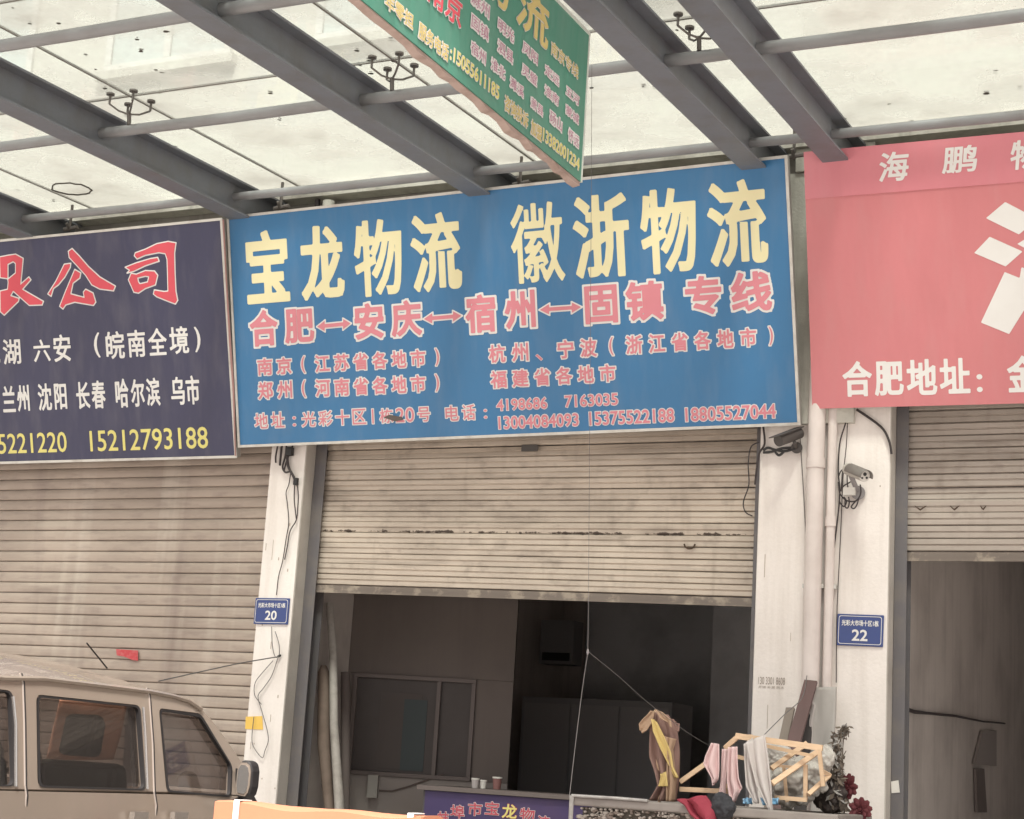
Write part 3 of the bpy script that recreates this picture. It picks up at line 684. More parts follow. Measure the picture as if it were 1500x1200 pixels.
for s, xa, xb, a, b in (('兰', 12, 68, 796, 912), ('州', 76, 130, 792, 908), ('沈', 168, 228, 785, 905), ('阳', 240, 294, 785, 900), ('长', 336, 396, 778, 898), ('春', 404, 464, 772, 896),
                        ('哈', 508, 566, 764, 892), ('尔', 576, 636, 766, 888), ('滨', 644, 704, 760, 884), ('乌', 752, 812, 756, 880), ('市', 818, 878, 750, 878)):
    tx(s, (xa, (a+b)/2), (xb, (a+b)/2), ((xa+xb)/2, a), ((xa+xb)/2, b), c4, M_wl, tN, bold=.02, res=44)
tx('5221220', (-8, 1048), (294, 1044), (120, 1003), (120, 1092), c4, M_yel, tN, bold=.012, res=34)
tx('15212793188', (396, 1036), (914, 1020), (650, 984), (650, 1078), c4, M_yel, tN, bold=.012, res=34)
# tarred reddish strip hanging on the sign edge
q = MB(); q.tube([onY(327, 322, -.55), onY(331, 400, -.45), onY(337, 500, -.32), onY(342, 570, -.24), onY(345, 668, -.12)], [.007, .006, .009, .008, .005], 6)
q.build('edge_cord', mat('faded_red_cord', (.38, .22, .2), .8), tN)

# pink
BLp, BRp, TLp = onY(1190, 599, -.10), onY(1500, 591, -.10), onY(1177, 223, -.47)
up_ = (BRp-BLp).normalized(); BRp = BLp+up_*4.1
tP, PP = sign('pink_shop_sign', BLp, BRp, TLp, 'faded red and pink shop sign with large white characters beside the blue sign', M_pink, trims='')
def c7(x, y): return (1150+x/2.7286, 200+y/2.7286)
PL[0] = PP
# header strip with its own lap joint
u0, v0 = PP.px(1180, 292)
q = MB(); q.prism([PP.w(.0, v0, .0028), PP.w(PP.W, v0-.0, .0028), PP.w(PP.W, PP.Hh, .0028), PP.w(0, PP.Hh, .0028)], PP.n*.004)
q.build('header_strip', panel_mat('faded_pink_vinyl_header', (.62, .205, .24), (.55, .185, .205)), tP)
for s, xa, xb, a, b in (('海', 372, 490, 62, 180), ('鹏', 626, 764, 38, 146), ('物', 896, 1012, 14, 132), ('流', 1160, 1280, 0, 116)):
    tx(s, (xa, (a+b)/2), (xb, (a+b)/2), ((xa+xb)/2, a), ((xa+xb)/2, b), c7, M_wl, tP, bold=.022, res=46, lift=.009, shear=.1)
for s, xa, xb, a, b in (('合', 230, 348, 898, 1040), ('肥', 358, 474, 898, 1036), ('地', 486, 608, 890, 1034), ('址', 618, 740, 886, 1028), (':', 766, 790, 950, 1022), ('金', 888, 1012, 876, 1022), ('桥', 1022, 1150, 870, 1016)):
    if s == '桥': continue
    tx(s, (xa, (a+b)/2), (xb, (a+b)/2), ((xa+xb)/2, a), ((xa+xb)/2, b), c7, M_wl, tP, bold=.026, res=46)
poly_on(PP, [[c7(*p) for p in pl] for pl in (
    [(803, 327), (880, 262), (1010, 330), (935, 392)], [(756, 466), (818, 401), (950, 460), (882, 520)],
    [(783, 744), (878, 542), (938, 566), (945, 522), (1040, 560), (896, 790)],
    [(928, 430), (1010, 380), (1240, 340), (1240, 400), (1080, 440), (1200, 520), (1150, 560), (1060, 500)],
    [(1040, 560), (1095, 545), (1070, 700), (1000, 800), (960, 770)], [(1120, 550), (1170, 550), (1170, 790), (1120, 790)],
    [(1200, 550), (1250, 550), (1250, 740), (1290, 740), (1300, 700), (1335, 710), (1320, 800), (1210, 800)])], M_wl, tP, h=.006)

# green hanging sign, square to the facade
XG = -3.15
g0 = onX(855, 270, XG); g1 = onX(858, 47, XG); gz0 = g0.z-.0; gz1 = g1.z; gy = (g0.y+g1.y)/2
PG = Plane((XG, gy-3.0, gz0), (XG, gy, gz0), (XG, gy-3.0, gz1))
tG = empty('green_hanging_sign', (XG-.03, gy-1.5, gz1), 'green sign hanging from the canopy beam square to the shop fronts, with yellow phone numbers', 'sign')
hG = gz1-gz0
MB().box((XG-.04, gy-3.0, gz0), (XG-.001, gy, gz1)).build('back_frame', M_green, tG)
fm = MB(); fm.add([PG.w(0, 0, .0005), PG.w(3, 0, .0005), PG.w(3, hG, .0005), PG.w(0, hG, .0005)], [(0, 1, 2, 3)]); fm.build('face_panel', M_green, tG)
M_edge = mat('bleached_sign_edge', (.62, .66, .60), .6, dirt=.3, dirt_col=(.3, .3, .27), dscale=10)
M_under = mat('bare_batten', (.42, .32, .28), .8, dirt=.6, dirt_col=(.2, .13, .1), dscale=12)
MB().box((XG-.05, gy-3.0, gz1-.001), (XG+.006, gy+.012, gz1+.014)).build('edge_trim', M_edge, tG)
MB().box((XG-.05, gy+.0005, gz0+.0), (XG+.003, gy+.014, gz1-.002)).build('edge_trim', M_edge, tG)
b = MB()
n = 40; rnd = random.Random(5); pts_t = []; pts_b = []
for i in range(n+1):
    y = gy-3.0+3.0*i/n; pts_t.append((XG-.039, y, gz0-.001)); pts_b.append((XG-.039, y, gz0-.010-rnd.random()**3*.022))
vs = pts_t+pts_b+[(XG-.004, p[1], p[2]) for p in pts_t]+[(XG-.004, p[1], p[2]+.006) for p in pts_b]
N1 = n+1; fs = []
for i in range(n):
    fs += [(i, i+1, N1+i+1, N1+i), (2*N1+i+1, 2*N1+i, 3*N1+i, 3*N1+i+1), (N1+i, N1+i+1, 3*N1+i+1, 3*N1+i)]
b.add(vs, fs); b.build('torn_batten', M_under, tG)
for yy in (gy-.4, gy-2.4):
    MB().tube([(XG-.03, yy, gz1+.012), (XG-.03, yy, 5.03)], .004, 6).build('hanger', M_steel, tG)
def cg(x, y): return (540+x/4.6875, y/4.6875)
PL[0] = PG
GW = dict(outline=.105, oc=M_wl, bold=.0, res=28)
Mpurp = mat('faded_maroon_print', (.50, .24, .33), .6)
for s, xa, ya, xb, yb, ht in (('固镇', 696, 148, 824, 232, 118), ('宿州', 694, 320, 804, 405, 110), ('滁州', 694, -10, 830, 72, 118),
                              ('明光', 880, 165, 998, 256, 105), ('泗县', 876, 312, 992, 400, 105), ('淮北', 832, 435, 938, 512, 102),
                              ('凤阳', 1048, 320, 1160, 410, 95), ('灵璧', 1044, 470, 1156, 560, 95), ('濉溪', 962, 560, 1064, 640, 95),
                              ('定远', 1202, 475, 1308, 560, 88), ('淮南', 1200, 610, 1304, 700, 88), ('萧县', 1106, 690, 1196, 780, 88),
                              ('五河', 1348, 615, 1444, 700, 82), ('蒙城', 1346, 745, 1442, 830, 82)):
    text_on(PG, s, cg(xa, ya), cg(xb, yb), cg((xa+xb)/2, (ya+yb)/2-ht/2), cg((xa+xb)/2, (ya+yb)/2+ht/2), Mpurp, tG, **GW)
def cg2(x, y): return (480+x/3, y/3)
for s, xa, ya, xb, yb, ht in (('砀山', 970, 515, 1030, 550, 68), ('怀远', 1052, 590, 1104, 625, 66)):
    text_on(PG, s, cg2(xa, ya), cg2(xb, yb), cg2((xa+xb)/2, (ya+yb)/2-ht/2), cg2((xa+xb)/2, (ya+yb)/2+ht/2), Mpurp, tG, **GW)
M_yd = mat('ochre_lettering', (.62, .50, .20), .6)
for s, xa, ya, xb, yb, ht in (('年零担', 246, 10, 376, 88, 82), ('服务电话', 394, 135, 530, 232, 84), (':15055611185', 534, 236, 752, 405, 70), ('咨询投诉', 772, 455, 880, 530, 78), ('加盟', 888, 560, 940, 590, 76), ('13382001234', 942, 590, 1104, 725, 62)):
    text_on(PG, s, cg2(xa, ya), cg2(xb, yb), cg2((xa+xb)/2, (ya+yb)/2-ht/2), cg2((xa+xb)/2, (ya+yb)/2+ht/2), M_yel if s[-1].isdigit() else M_yd, tG, bold=.015, outline=.05, oc=M_wl, res=30)
text_on(PG, '南京', cg2(430, -30), cg2(588, 60), cg2(545, -40), cg2(545, 105), M_red, tG, bold=.02, outline=.03, oc=M_wl, res=50)
text_on(PG, '流', cg2(824, 40), cg2(968, 150), cg2(895, -52), cg2(895, 168), M_yd, tG, bold=.025, outline=.012, oc=M_wl, res=60)
text_on(PG, '物', cg2(650, -140), cg2(800, -60), cg2(725, -200), cg2(725, 10), M_yd, tG, bold=.025, outline=.012, oc=M_wl, res=60)
text_on(PG, '南京专线', cg2(978, 205), cg2(1100, 320), cg2(1040, 232), cg2(1040, 300), M_yd, tG, bold=.012, outline=.05, oc=M_wl, res=34)
text_on(PG, '皖22208:00-11', (808, 35), (846, 72), (827, 47), (827, 59), mat('pale_green_print', (.42, .55, .5), .6), tG, bold=0., res=20) if False else None

# number plates
def plate(name, TLp, TRp, BRp, BLp, num, label, street, yofs=-.012):
    P = Plane(onY(*BLp, yofs), onY(*BRp, yofs), onY(*TLp, yofs)); w = (onY(*BRp, yofs)-onY(*BLp, yofs)).length; h = P.px(*TLp)[1]
    t = empty(name, P.w(w/2, 0, 0), label, 'number plate', 'blue house number plates')
    q = MB(); q.prism([P.w(0, 0, 0), P.w(w, 0, 0), P.w(w, h, 0), P.w(0, h, 0)], P.n*-.010); bevel(q.build('plate', M_plate, t), .002, 1)
    fr = w*.035; e = w*.012
    f = MB()
    pts = []
    def rr(k, rad):
        out = []
        for cx, cy, a0 in ((w-k-rad, k+rad, -90), (w-k-rad, h-k-rad, 0), (k+rad, h-k-rad, 90), (k+rad, k+rad, 180)):
            for s in range(5):
                a = R(a0+22.5*s); out.append((cx+rad*math.cos(a), cy+rad*math.sin(a)))
        return out
    o_, i_ = rr(fr, w*.05), rr(fr+e, w*.045); n = len(o_)
    f.add([P.w(*p, .002) for p in o_+i_], [(i, (i+1) % n, n+(i+1) % n, n+i) for i in range(n)]); f.build('border_line', M_wl, t)
    def tb(s, a, b, c, d, **k):
        def pp(u, v):   # plane metres back to photograph points
            p = P.w(u, v)-CAM; z = p.dot(AF); return (750+F_PX*p.dot(AR)/z, 600-F_PX*p.dot(AU)/z)
        text_on(P, s, pp(a*w, .5*h), pp(b*w, .5*h), pp(.5*w, d*h), pp(.5*w, c*h), M_wl, t, lift=.002, **k)
    tb(street, .10, .90, .63, .82, bold=.02, res=24); tb(num, .33, .67, .16, .52, bold=.03, res=40)
plate('number_plate', (376, 876), (424, 878), (421, 915), (371, 914), '20', 'blue enamel house number plate 20 on the narrow white pillar', '光彩大市场十区1栋')
plate('number_plate', (1225, 899), (1294, 901), (1293, 948), (1225, 945), '22', 'blue enamel house number plate 22 on the wide white pillar', '光彩大市场十区1栋')

# thin paint runs and chips in the pillar plaster
rnd = random.Random(31); pk = MB()
for k in range(26):
    xr = rnd.choice(((XL0, XL1), (XR0, -2.92), (-2.69, XR1))); x = rnd.uniform(xr[0]+.02, xr[1]-.02); z = rnd.uniform(1.0, 3.3); h = rnd.choice((.01, .02, .05, .14)); w = .0015+rnd.random()*.002 if h > .03 else .006
    pk.box((x, -.0025, z), (x+w, .001, z+h))
o = pk.build('plaster_chips', mat('plaster_chip_brown', (.42, .34, .28), .95), bld); o['kind'] = 'stuff'
# stencilled phone number on the pillar
PW = Plane((XR0, 0, 0), (XR1, 0, 0), (XR0, 0, 1))
M_ink = mat('stencil_ink', (.33, .27, .23), .9)
tS = empty('stencilled_advert', PW.w(.1, 2.1, 0), 'small grey stencilled phone number on the wide pillar beside the doorway', 'stencil')
text_on(PW, '130 3301 8608', (1111, 1000), (1150, 998), (1130, 992), (1130, 1003), M_ink, tS, lift=.003, res=22)
text_on(PW, '开锁 补漏 防水', (1111, 1007), (1149, 1006), (1130, 1005), (1130, 1009), M_ink, tS, lift=.003, res=16)

# ================================================================ PIPES, CABLES, CAMERAS
def pipe(name, x, y, z0, z1, r, label, joints=()):
    t = empty(name, (x, y, z0), label, 'drainpipe')
    MB().tube([(x, y, z0), (x, y, z1)], r, 20).build('pipe', M_pvc, t)
    for z in joints: MB().tube([(x, y, z-.03), (x, y, z+.03)], r+.006, 20).build('socket', M_pvc, t)
    for z in (1.2, 2.6): MB().box((x-r-.012, y+.0, z), (x+r+.012, y+r+.004, z+.025)).build('clip', M_alu, t)
pipe('drainpipe', -2.82, -.058, 0, 5.3, .052, 'thick white drainpipe running down the middle of the wide pillar', (3.35, 1.6))
pipe('drainpipe', -2.728, -.034, 0, 3.75, .028, 'thin white pipe beside the thick drainpipe on the wide pillar', (3.0,))
xs_ = onY(483, 285, -.06).x
MB_ = empty('vent_pipe', (xs_, -.06, 4.6), 'short pale pipe behind the top edge of the blue sign', 'pipe')
MB().tube([(xs_, -.06, 4.4), (xs_, -.06, 5.33)], .045, 16).build('pipe', M_concl, MB_)
MB().tube([(xs_-.11, -.04, 4.4), (xs_-.11, -.04, 5.36)], .02, 10).build('pipe', M_cable, MB_)
def cable(pts, r, mt, label, name='cable', Y=-.02, n=6, parent=None, cat='cable'):
    P3 = [onY(p[0], p[1], p[2] if len(p) > 2 else Y) for p in pts]
    # smooth by Catmull-Rom
    out = []
    for i in range(len(P3)-1):
        p0 = P3[max(i-1, 0)]; p1 = P3[i]; p2 = P3[i+1]; p3 = P3[min(i+2, len(P3)-1)]
        for s in range(5):
            t = s/5; out.append(.5*((2*p1)+(p2-p0)*t+(2*p0-5*p1+4*p2-p3)*t*t+(3*p1-p0-3*p2+p3)*t**3))
    out.append(P3[-1])
    o = MB().tube(out, r, n).build(name, mt, parent)
    if parent is None: tag(o, label, cat)
    return o
# bundle on the narrow pillar
tb_ = empty('cable_bundle', onY(420, 655, -.03), 'tangled dark cables hanging down the narrow white pillar from behind the blue sign', 'cables')
for pts, r in (([(420, 650), (418, 668), (414, 684), (418, 692), (426, 690)], .007), ([(407, 652), (404, 668), (404, 678)], .006), ([(413, 652), (411, 670), (410, 682)], .008),
               ([(420, 655), (422, 682), (430, 698), (433, 706)], .010), ([(430, 650), (424, 665), (419, 678), (416, 690)], .006),
               ([(426, 692), (423, 710), (419, 722), (421, 738), (423, 765), (419, 790), (414, 822), (408, 845), (405, 872)], .0035),
               ([(432, 706), (431, 730), (433, 750), (434, 760)], .004), ([(435, 706), (437, 725), (436, 745), (434, 762), (425, 778), (421, 800), (417, 820)], .004)):
    cable(pts, r, M_cable, None, 'strand', -.025, parent=tb_)
MB().box(tuple(onY(430, 700, -.045)), tuple(onY(437, 711, -.02))).build('connector', M_black, tb_)
MB().box(tuple(onY(419, 655, -.05)), tuple(onY(430, 668, -.012))).build('junction_box', M_black, tb_)
tc_ = empty('thin_wire', onY(398, 920, -.02), 'thin grey wires looping down the narrow pillar past the yellow note', 'wire')
for pts in ([(398, 918), (399, 945), (403, 962), (408, 962)], [(403, 925), (409, 945), (409, 962)], [(407, 964), (398, 990), (386, 1008), (378, 1020), (383, 1040), (391, 1068), (393, 1085), (388, 1100), (384, 1110), (372, 1095), (369, 1080), (372, 1050)],
            [(400, 968), (385, 985), (374, 1000), (373, 1018), (383, 1032)]):
    cable(pts, .0028, M_cablel, None, 'strand', -.02, parent=tc_, n=5)
MB().tube([onY(407, 962, -.015), onY(411, 960, -.015)], .008, 8).build('insulator', M_black, tc_)
cable([(408, 962, -.02), (350, 972, -.3), (290, 985, -.6), (232, 998, -.9)], .004, M_cablel, 'thin slack wire running from the narrow pillar towards the van roof', 'slack_wire')
# sticker note on the pillar
nt_ = MB(); nt_.prism([onY(360, 1050, -.004), onY(384, 1049, -.004), onY(385, 1069, -.004), onY(359, 1068, -.004)], (0, .003, 0))
tag(nt_.build('paper_note', mat('yellow_paper', (.80, .52, .12), .8, dirt=.2, dirt_col=(.7, .45, .1), dscale=20)), 'small yellow orange paper note stuck on the narrow white pillar', 'note')

# wide pillar cables
cable([(1244, 598, -.03), (1238, 622, -.03), (1230, 650, -.03), (1228, 690, -.03), (1230, 715, -.03), (1229, 740, -.03), (1222, 800, -.03), (1213, 860, -.03), (1211, 890, -.03), (1214, 930, -.03), (1213, 1000, -.03), (1209, 1080, -.03)], .005, M_cable, 'black cable dropping beside the thin pipe on the wide pillar')
cable([(1255, 600, -.02), (1290, 625, -.02), (1302, 645, -.02), (1306, 665, -.02)], .008, M_cable, 'thick black cable curving behind the pink sign to the right doorway')
cable([(1242, 600, -.02), (1240, 650, -.02), (1235, 700, -.02), (1231, 790, -.012), (1226, 900, -.012), (1225, 1000, -.012)], .003, M_cable, 'thin dark cable running straight down right of the pipes')
cable([(1172, 640, -.01), (1177, 720, -.01), (1181, 800, -.01), (1185, 900, -.01), (1188, 985, -.01)], .003, M_cablel, 'thin grey cable running down left of the thick drainpipe')
cable([(1118, 625, -.03), (1120, 650, -.03), (1112, 665, -.03), (1108, 690, -.03), (1106, 710, -.03)], .007, M_cable, 'black cable beside the doorway under the blue sign corner')
cable([(1112, 648, -.05), (1100, 655, -.05), (1096, 680, -.05), (1097, 710, -.05), (1089, 735, -.05), (1092, 750, -.05), (1102, 756, -.05)], .004, M_cable, 'loop of thin black cable over the shutter edge')
# small dark screw hooks and blemishes on pillar pipe
# white camera
def cylinder(p, q, r, mt, name, par, n=18, rs=None): return MB().tube([p, q], rs or r, n).build(name, mt, par)
cw = empty('security_camera', onY(1250, 722, 0), 'white bullet security camera with a tangle of cables on the wide pillar', 'camera')
a = onY(1242, 687, -.10); bq = onY(1266, 697, -.26)
M_cam = mat('camera_housing', (.50, .47, .42), .4, dirt=.3, dirt_col=(.3, .27, .24), dscale=25)
dcam = (bq-a).normalized()
cylinder(a, bq, .036, M_cam, 'housing', cw, 24)
cylinder(bq, bq+dcam*.004, .033, M_white, 'face', cw, 24)
side = dcam.cross(Vector((0, 0, 1))).normalized(); upc = side.cross(dcam)
for dx, dz, rr in ((0, .010, .011), (-.015, -.010, .007), (.013, -.014, .006)):
    c = bq+dcam*.004+side*dx+upc*dz; cylinder(c, c+dcam*.003, rr, M_black, 'lens', cw, 14)
hood = MB(); vs = []; fs = []
for k in range(13):
    t = R(-15+210*k/12)
    for off, rr in ((-.19, .040), (.035, .040)):
        base = bq+dcam*off; vs.append(base+(side*math.cos(t)+upc*math.sin(t))*rr)
for k in range(12): fs.append((2*k, 2*k+1, 2*k+3, 2*k+2))
hood.add(vs, fs, 0, True); ho = hood.build('sun_hood', mat('hood_grey', (.22, .2, .18), .5), cw); ho.modifiers.new('s', 'SOLIDIFY').thickness = .003
m = MB(); m.tube([a+Vector((.02, -.03, -.03)), onY(1252, 710, -.06), onY(1255, 718, -.03)], .016, 8); m.build('bracket', mat('bracket_grey', (.25, .23, .23), .5), cw)
cylinder(onY(1257, 722, -.002), onY(1257, 722, -.03), .042, mat('bracket_grey', (.25, .23, .23), .5), 'base', cw)
MB().box(tuple(onY(1235, 714, -.07)), tuple(onY(1254, 726, -.04))).build('junction_box', M_white, cw)
for pts in ([(1228, 700), (1232, 690), (1240, 686), (1246, 690)], [(1230, 720), (1236, 712), (1246, 706), (1252, 702)], [(1228, 706), (1230, 722), (1238, 732), (1248, 735), (1256, 732), (1261, 722), (1260, 710)],
            [(1230, 722), (1230, 735), (1236, 742), (1240, 735), (1236, 728)], [(1238, 730), (1238, 742), (1242, 744), (1244, 736), (1243, 728)], [(1256, 732), (1250, 738), (1247, 743), (1251, 745), (1255, 740), (1258, 730)],
            [(1234, 690), (1233, 705), (1232, 720)], [(1241, 695), (1241, 706), (1242, 714)]):
    cable(pts, .0042, M_cable, None, 'strand', -.05, parent=cw)
# dark camera in the shadow of the blue sign
cd = empty('security_camera', onY(1168, 650, 0), 'dark bullet security camera pointing left under the corner of the blue sign', 'camera')
a = onY(1171, 634, -.06); bq = onY(1140, 646, -.22); M_dk = mat('dark_camera_housing', (.085, .075, .07), .5)
cylinder(a, bq, .036, M_dk, 'housing', cd, 20); d_ = (bq-a).normalized()
MB().bar(a+Vector((0, 0, .034)), bq+d_*.045+Vector((0, 0, .034)), .08, .006).build('sun_hood', M_dk, cd)
MB().tube([(a+bq)/2+Vector((.03, .02, -.03)), onY(1166, 655, -.04)], .012, 8).build('bracket', M_dk, cd)
cylinder(onY(1167, 656, -.001), onY(1167, 656, -.04), .035, M_dk, 'base', cd)
for pts in ([(1165, 657), (1150, 661), (1135, 659), (1125, 656), (1118, 660)], [(1150, 660), (1142, 667), (1137, 664), (1134, 658)], [(1160, 656), (1145, 657), (1130, 662), (1118, 663)]):
    cable(pts, .008, M_black, None, 'strand', -.04, parent=cd)
# hanging wire from the green sign with a knot
Wy = gy+.03
tw = empty('hanging_wire', onY(864, 500, Wy), 'thin knotted wire dropping from the green hanging sign to the trough', 'wire')
cable([(867, 95), (866, 300), (864, 600), (862, 880), (861, 953)], .0011, M_cablel, None, 'strand', Wy, parent=tw, n=4)
kn = onY(861, 955, Wy); MB().tube([kn+Vector((0, 0, .012)), kn, kn-Vector((0, 0, .014))], [.003, .007, .003], 6).build('knot', M_cablel, tw)
cable([(861, 957), (853, 1010), (843, 1090), (834, 1168)], .0013, M_cablel, None, 'strand', Wy, parent=tw, n=5)
cable([(862, 955, Wy), (905, 990, -2.4), (950, 1030, -1.9), (1010, 1075, -1.5), (1046, 1096, -1.3)], .0013, M_cablel, None, 'strand', Wy, parent=tw, n=4)
cable([(1120, 1076, -1.25), (1150, 1046, -1.0), (1175, 1022, -.6), (1182, 990, -.12)], .0025, M_cablel, 'thin cord running from the white cloth up to the drainpipe', 'cord')

# ================================================================ INSIDE THE OPEN SHOP
M_board = mat('dusty_notice_board', (.088, .074, .070), .5, dirt=.6, dirt_col=(.11, .095, .09), dscale=3, spec=.25)
# a partition stands a little way inside, with a framed window of dusty glass over a pale dado
P0, P1 = Vector((-6.598, 1.0, 0)), Vector((-5.45, 1.42, 0))
pv = (P1-P0).normalized(); pn = Vector((pv.y, -pv.x, 0))
PP_ = Plane(P0, P1, P0+Vector((0, 0, 1)))
def pbox(u0, u1, z0, z1, d0, d1, mt, name, par):
    c = [P0+pv*u0+pn*d0, P0+pv*u1+pn*d0, P0+pv*u1+pn*d1, P0+pv*u0+pn*d1]
    m = MB(); m.prism([(p.x, p.y, z0) for p in c], (0, 0, z1-z0)); return m.build(name, mt, par)
pL = (P1-P0).length
wu0, wz0 = PP_.px(514, 1128); wu1, wz1 = PP_.px(692, 1002); wz1 = PP_.px(600, 996)[1]
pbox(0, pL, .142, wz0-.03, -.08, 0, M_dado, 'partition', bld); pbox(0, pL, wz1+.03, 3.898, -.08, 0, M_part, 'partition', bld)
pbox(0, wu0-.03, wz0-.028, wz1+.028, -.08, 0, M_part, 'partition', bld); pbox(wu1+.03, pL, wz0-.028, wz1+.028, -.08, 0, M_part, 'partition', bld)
wb = empty('partition_window', P0+pv*(wu0+wu1)/2+Vector((0, 0, wz0)), 'framed window of dusty dark glass in the partition inside the open shop', 'window')
M_bf = mat('board_frame', (.16, .13, .12), .6)
pbox(wu0-.028, wu1+.028, wz0-.028, wz0, -.04, .02, M_bf, 'frame', wb); pbox(wu0-.028, wu1+.028, wz1, wz1+.028, -.04, .02, M_bf, 'frame', wb)
um = PP_.px(640, 1060)[0]
for u in (wu0-.028, um-.014, wu1): pbox(u, u+.028, wz0+.001, wz1-.001, -.04, .02, M_bf, 'frame', wb)
pbox(wu0, um-.015, wz0+.002, wz1-.002, -.02, -.012, M_board, 'pane', wb); pbox(um+.015, wu1-.001, wz0+.002, wz1-.002, -.02, -.012, M_board, 'pane', wb)
u_ = PP_.px(555, 1060)[0]; pbox(u_, um-.12, wz0+.03, wz1-.10, -.0115, -.009, mat('board_sheet', (.105, .088, .082), .8), 'sheet', wb)
u_ = PP_.px(590, 1060)[0]; pbox(u_, u_+.17, wz0+.02, wz1-.14, -.0085, -.006, mat('board_sheet_teal', (.075, .088, .090), .8), 'sheet', wb)
wd = empty('wall_switch_box', (-6.58, 1.0, 1.2), 'small pale plastic box with a cord below the partition window in the open shop', 'box')
wq = PP_.px(539, 1168); wq2 = PP_.px(556, 1136)
pbox(wq[0], wq2[0], wq[1], wq2[1], .001, .06, mat('grey_plastic', (.34, .32, .29), .5), 'case', wd)
m = MB(); m.tube([PP_.w(*PP_.px(*q), .012) for q in ((556, 1158), (575, 1159), (600, 1152), (625, 1143), (650, 1134))], .006, 6); m.build('cord', mat('brown_cord', (.12, .09, .08), .6), wd)
p2 = onY(812, 938, 6.0)
ac = empty('wall_unit', (p2.x, 4.1, 2.5), 'dark boxy unit high on the partition at the back of the open shop', 'unit')
p2 = onY(800, 910, 4.1); p3 = onY(845, 975, 4.1)
MB().box((p2.x, 4.0, p3.z), (p3.x, 4.198, p2.z)).build('case', mat('unit_grey', (.22, .21, .21), .6), ac)
MB().box((p2.x+.03, 3.99, p3.z+.03), (p3.x-.03, 3.998, p3.z+.10)).build('vent', mat('vent_black', (.015, .015, .015), .6), ac)
# dark cabinet and doorway at the back
cb = empty('dark_cabinet', (-5.4, 3.5, .14), 'tall dark cabinet standing behind the counter in the shop gloom', 'cabinet')
MB().box((-6.3, 3.4, .142), (-4.95, 3.9, 2.05)).build('carcass', mat('cabinet_black', (.30, .29, .29), .6), cb)
for i in range(3): MB().box((-6.27+i*.44, 3.385, .2), (-6.27+i*.44+.42, 3.398, 1.2)).build('door', mat('cabinet_door', (.36, .34, .34), .5), cb)
for i in range(3): MB().box((-6.27+i*.44, 3.385, 1.24), (-6.27+i*.44+.42, 3.398, 2.0)).build('door', mat('cabinet_door', (.36, .34, .34), .5), cb)
# the counter
M_purp = mat('purple_counter_banner', (.060, .042, .125), .5, dirt=.4, dirt_col=(.13, .08, .13), dscale=2)
ct = empty('shop_counter', (-5.3, 1.5, .14), 'counter with a purple banner and red and yellow lettering inside the open shop', 'counter')
cY = .6; cl = onY(620, 1150, cY); ch = onY(700, 1153, cY).z
cl_x = cl.x; zt = cl.z
MB().box((cl_x, cY+.012, .142), (-3.4, cY+.55, zt-.032)).build('body', mat('counter_body', (.10, .09, .09), .7), ct)
MB().box((cl_x-.03, cY-.03, zt-.03), (-3.38, cY+.58, zt)).build('top', mat('counter_top', (.16, .13, .12), .5, dirt=.4), ct)
MB().box((cl_x+.02, cY, .3), (-3.42, cY+.011, zt-.034)).build('banner', M_purp, ct)
PC = Plane((cl_x, cY, 0), (0, cY, 0), (cl_x, cY, 1)); 
def c8(x, y): return (600+x/5.77, 1080+y/5.77)
M_cr = mat('counter_red', (.50, .09, .12), .6)
for s, xa, xb, a_, b_, mt in (('蚌', 232, 336, 625, 745, M_cr), ('埠', 344, 470, 570, 690, M_cr), ('市', 492, 618, 548, 668, M_cr), ('宝', 636, 762, 540, 660, M_cr), ('龙', 782, 912, 562, 690, M_yel), ('物', 930, 1062, 595, 715, M_cr), ('流', 1080, 1190, 660, 780, M_cr)):
    text_on(PC, s, c8(xa, (a_+b_)/2), c8(xb, (a_+b_)/2), c8((xa+xb)/2, a_), c8((xa+xb)/2, b_), mt, ct, bold=.02, outline=.025, oc=M_wl if mt is M_cr else M_cr, res=40)
# things on the counter
def lump(name, px, py, Y, r, mt, label, cat, sz=(1, 1, 1), seed=0, top=True):
    rnd = random.Random(seed); c = onY(px, py, Y); m = MB(); vs = []; fs = []; nu, nv = 12, 7
    ph = [rnd.uniform(0, 6) for _ in range(4)]
    for j in range(nv+1):
        t = math.pi*j/nv
        for i in range(nu):
            a = 2*math.pi*i/nu; k = 1+.18*math.sin(3*a+ph[0]+t)+.12*math.sin(5*a+ph[1]*t)
            vs.append((c.x+r*sz[0]*k*math.sin(t)*math.cos(a), c.y+r*sz[1]*k*math.sin(t)*math.sin(a), c.z+r*sz[2]*math.cos(t)*(1+.1*math.sin(4*a+ph[2]))))
    for j in range(nv):
        for i in range(nu): fs.append((j*nu+i, j*nu+(i+1) % nu, (j+1)*nu+(i+1) % nu, (j+1)*nu+i))
    m.add(vs, fs, 0, True); o = m.build(name, mt)
    sb = o.modifiers.new('s', 'SUBSURF'); sb.levels = sb.render_levels = 3
    if 'crumple' not in bpy.data.textures:
        tx_ = bpy.data.textures.new('crumple', 'CLOUDS'); tx_.noise_scale = .05; tx_.noise_depth = 3
    dp = o.modifiers.new('d', 'DISPLACE'); dp.texture = bpy.data.textures['crumple']; dp.texture_coords = 'GLOBAL'; dp.strength = r*.7; dp.mid_level = .5
    return tag(o, label, cat)
M_paper = mat('crumpled_paper', (.5, .45, .44), .8, dirt=.3)
zt_px = lambda x: 1147+(x-622)*.066
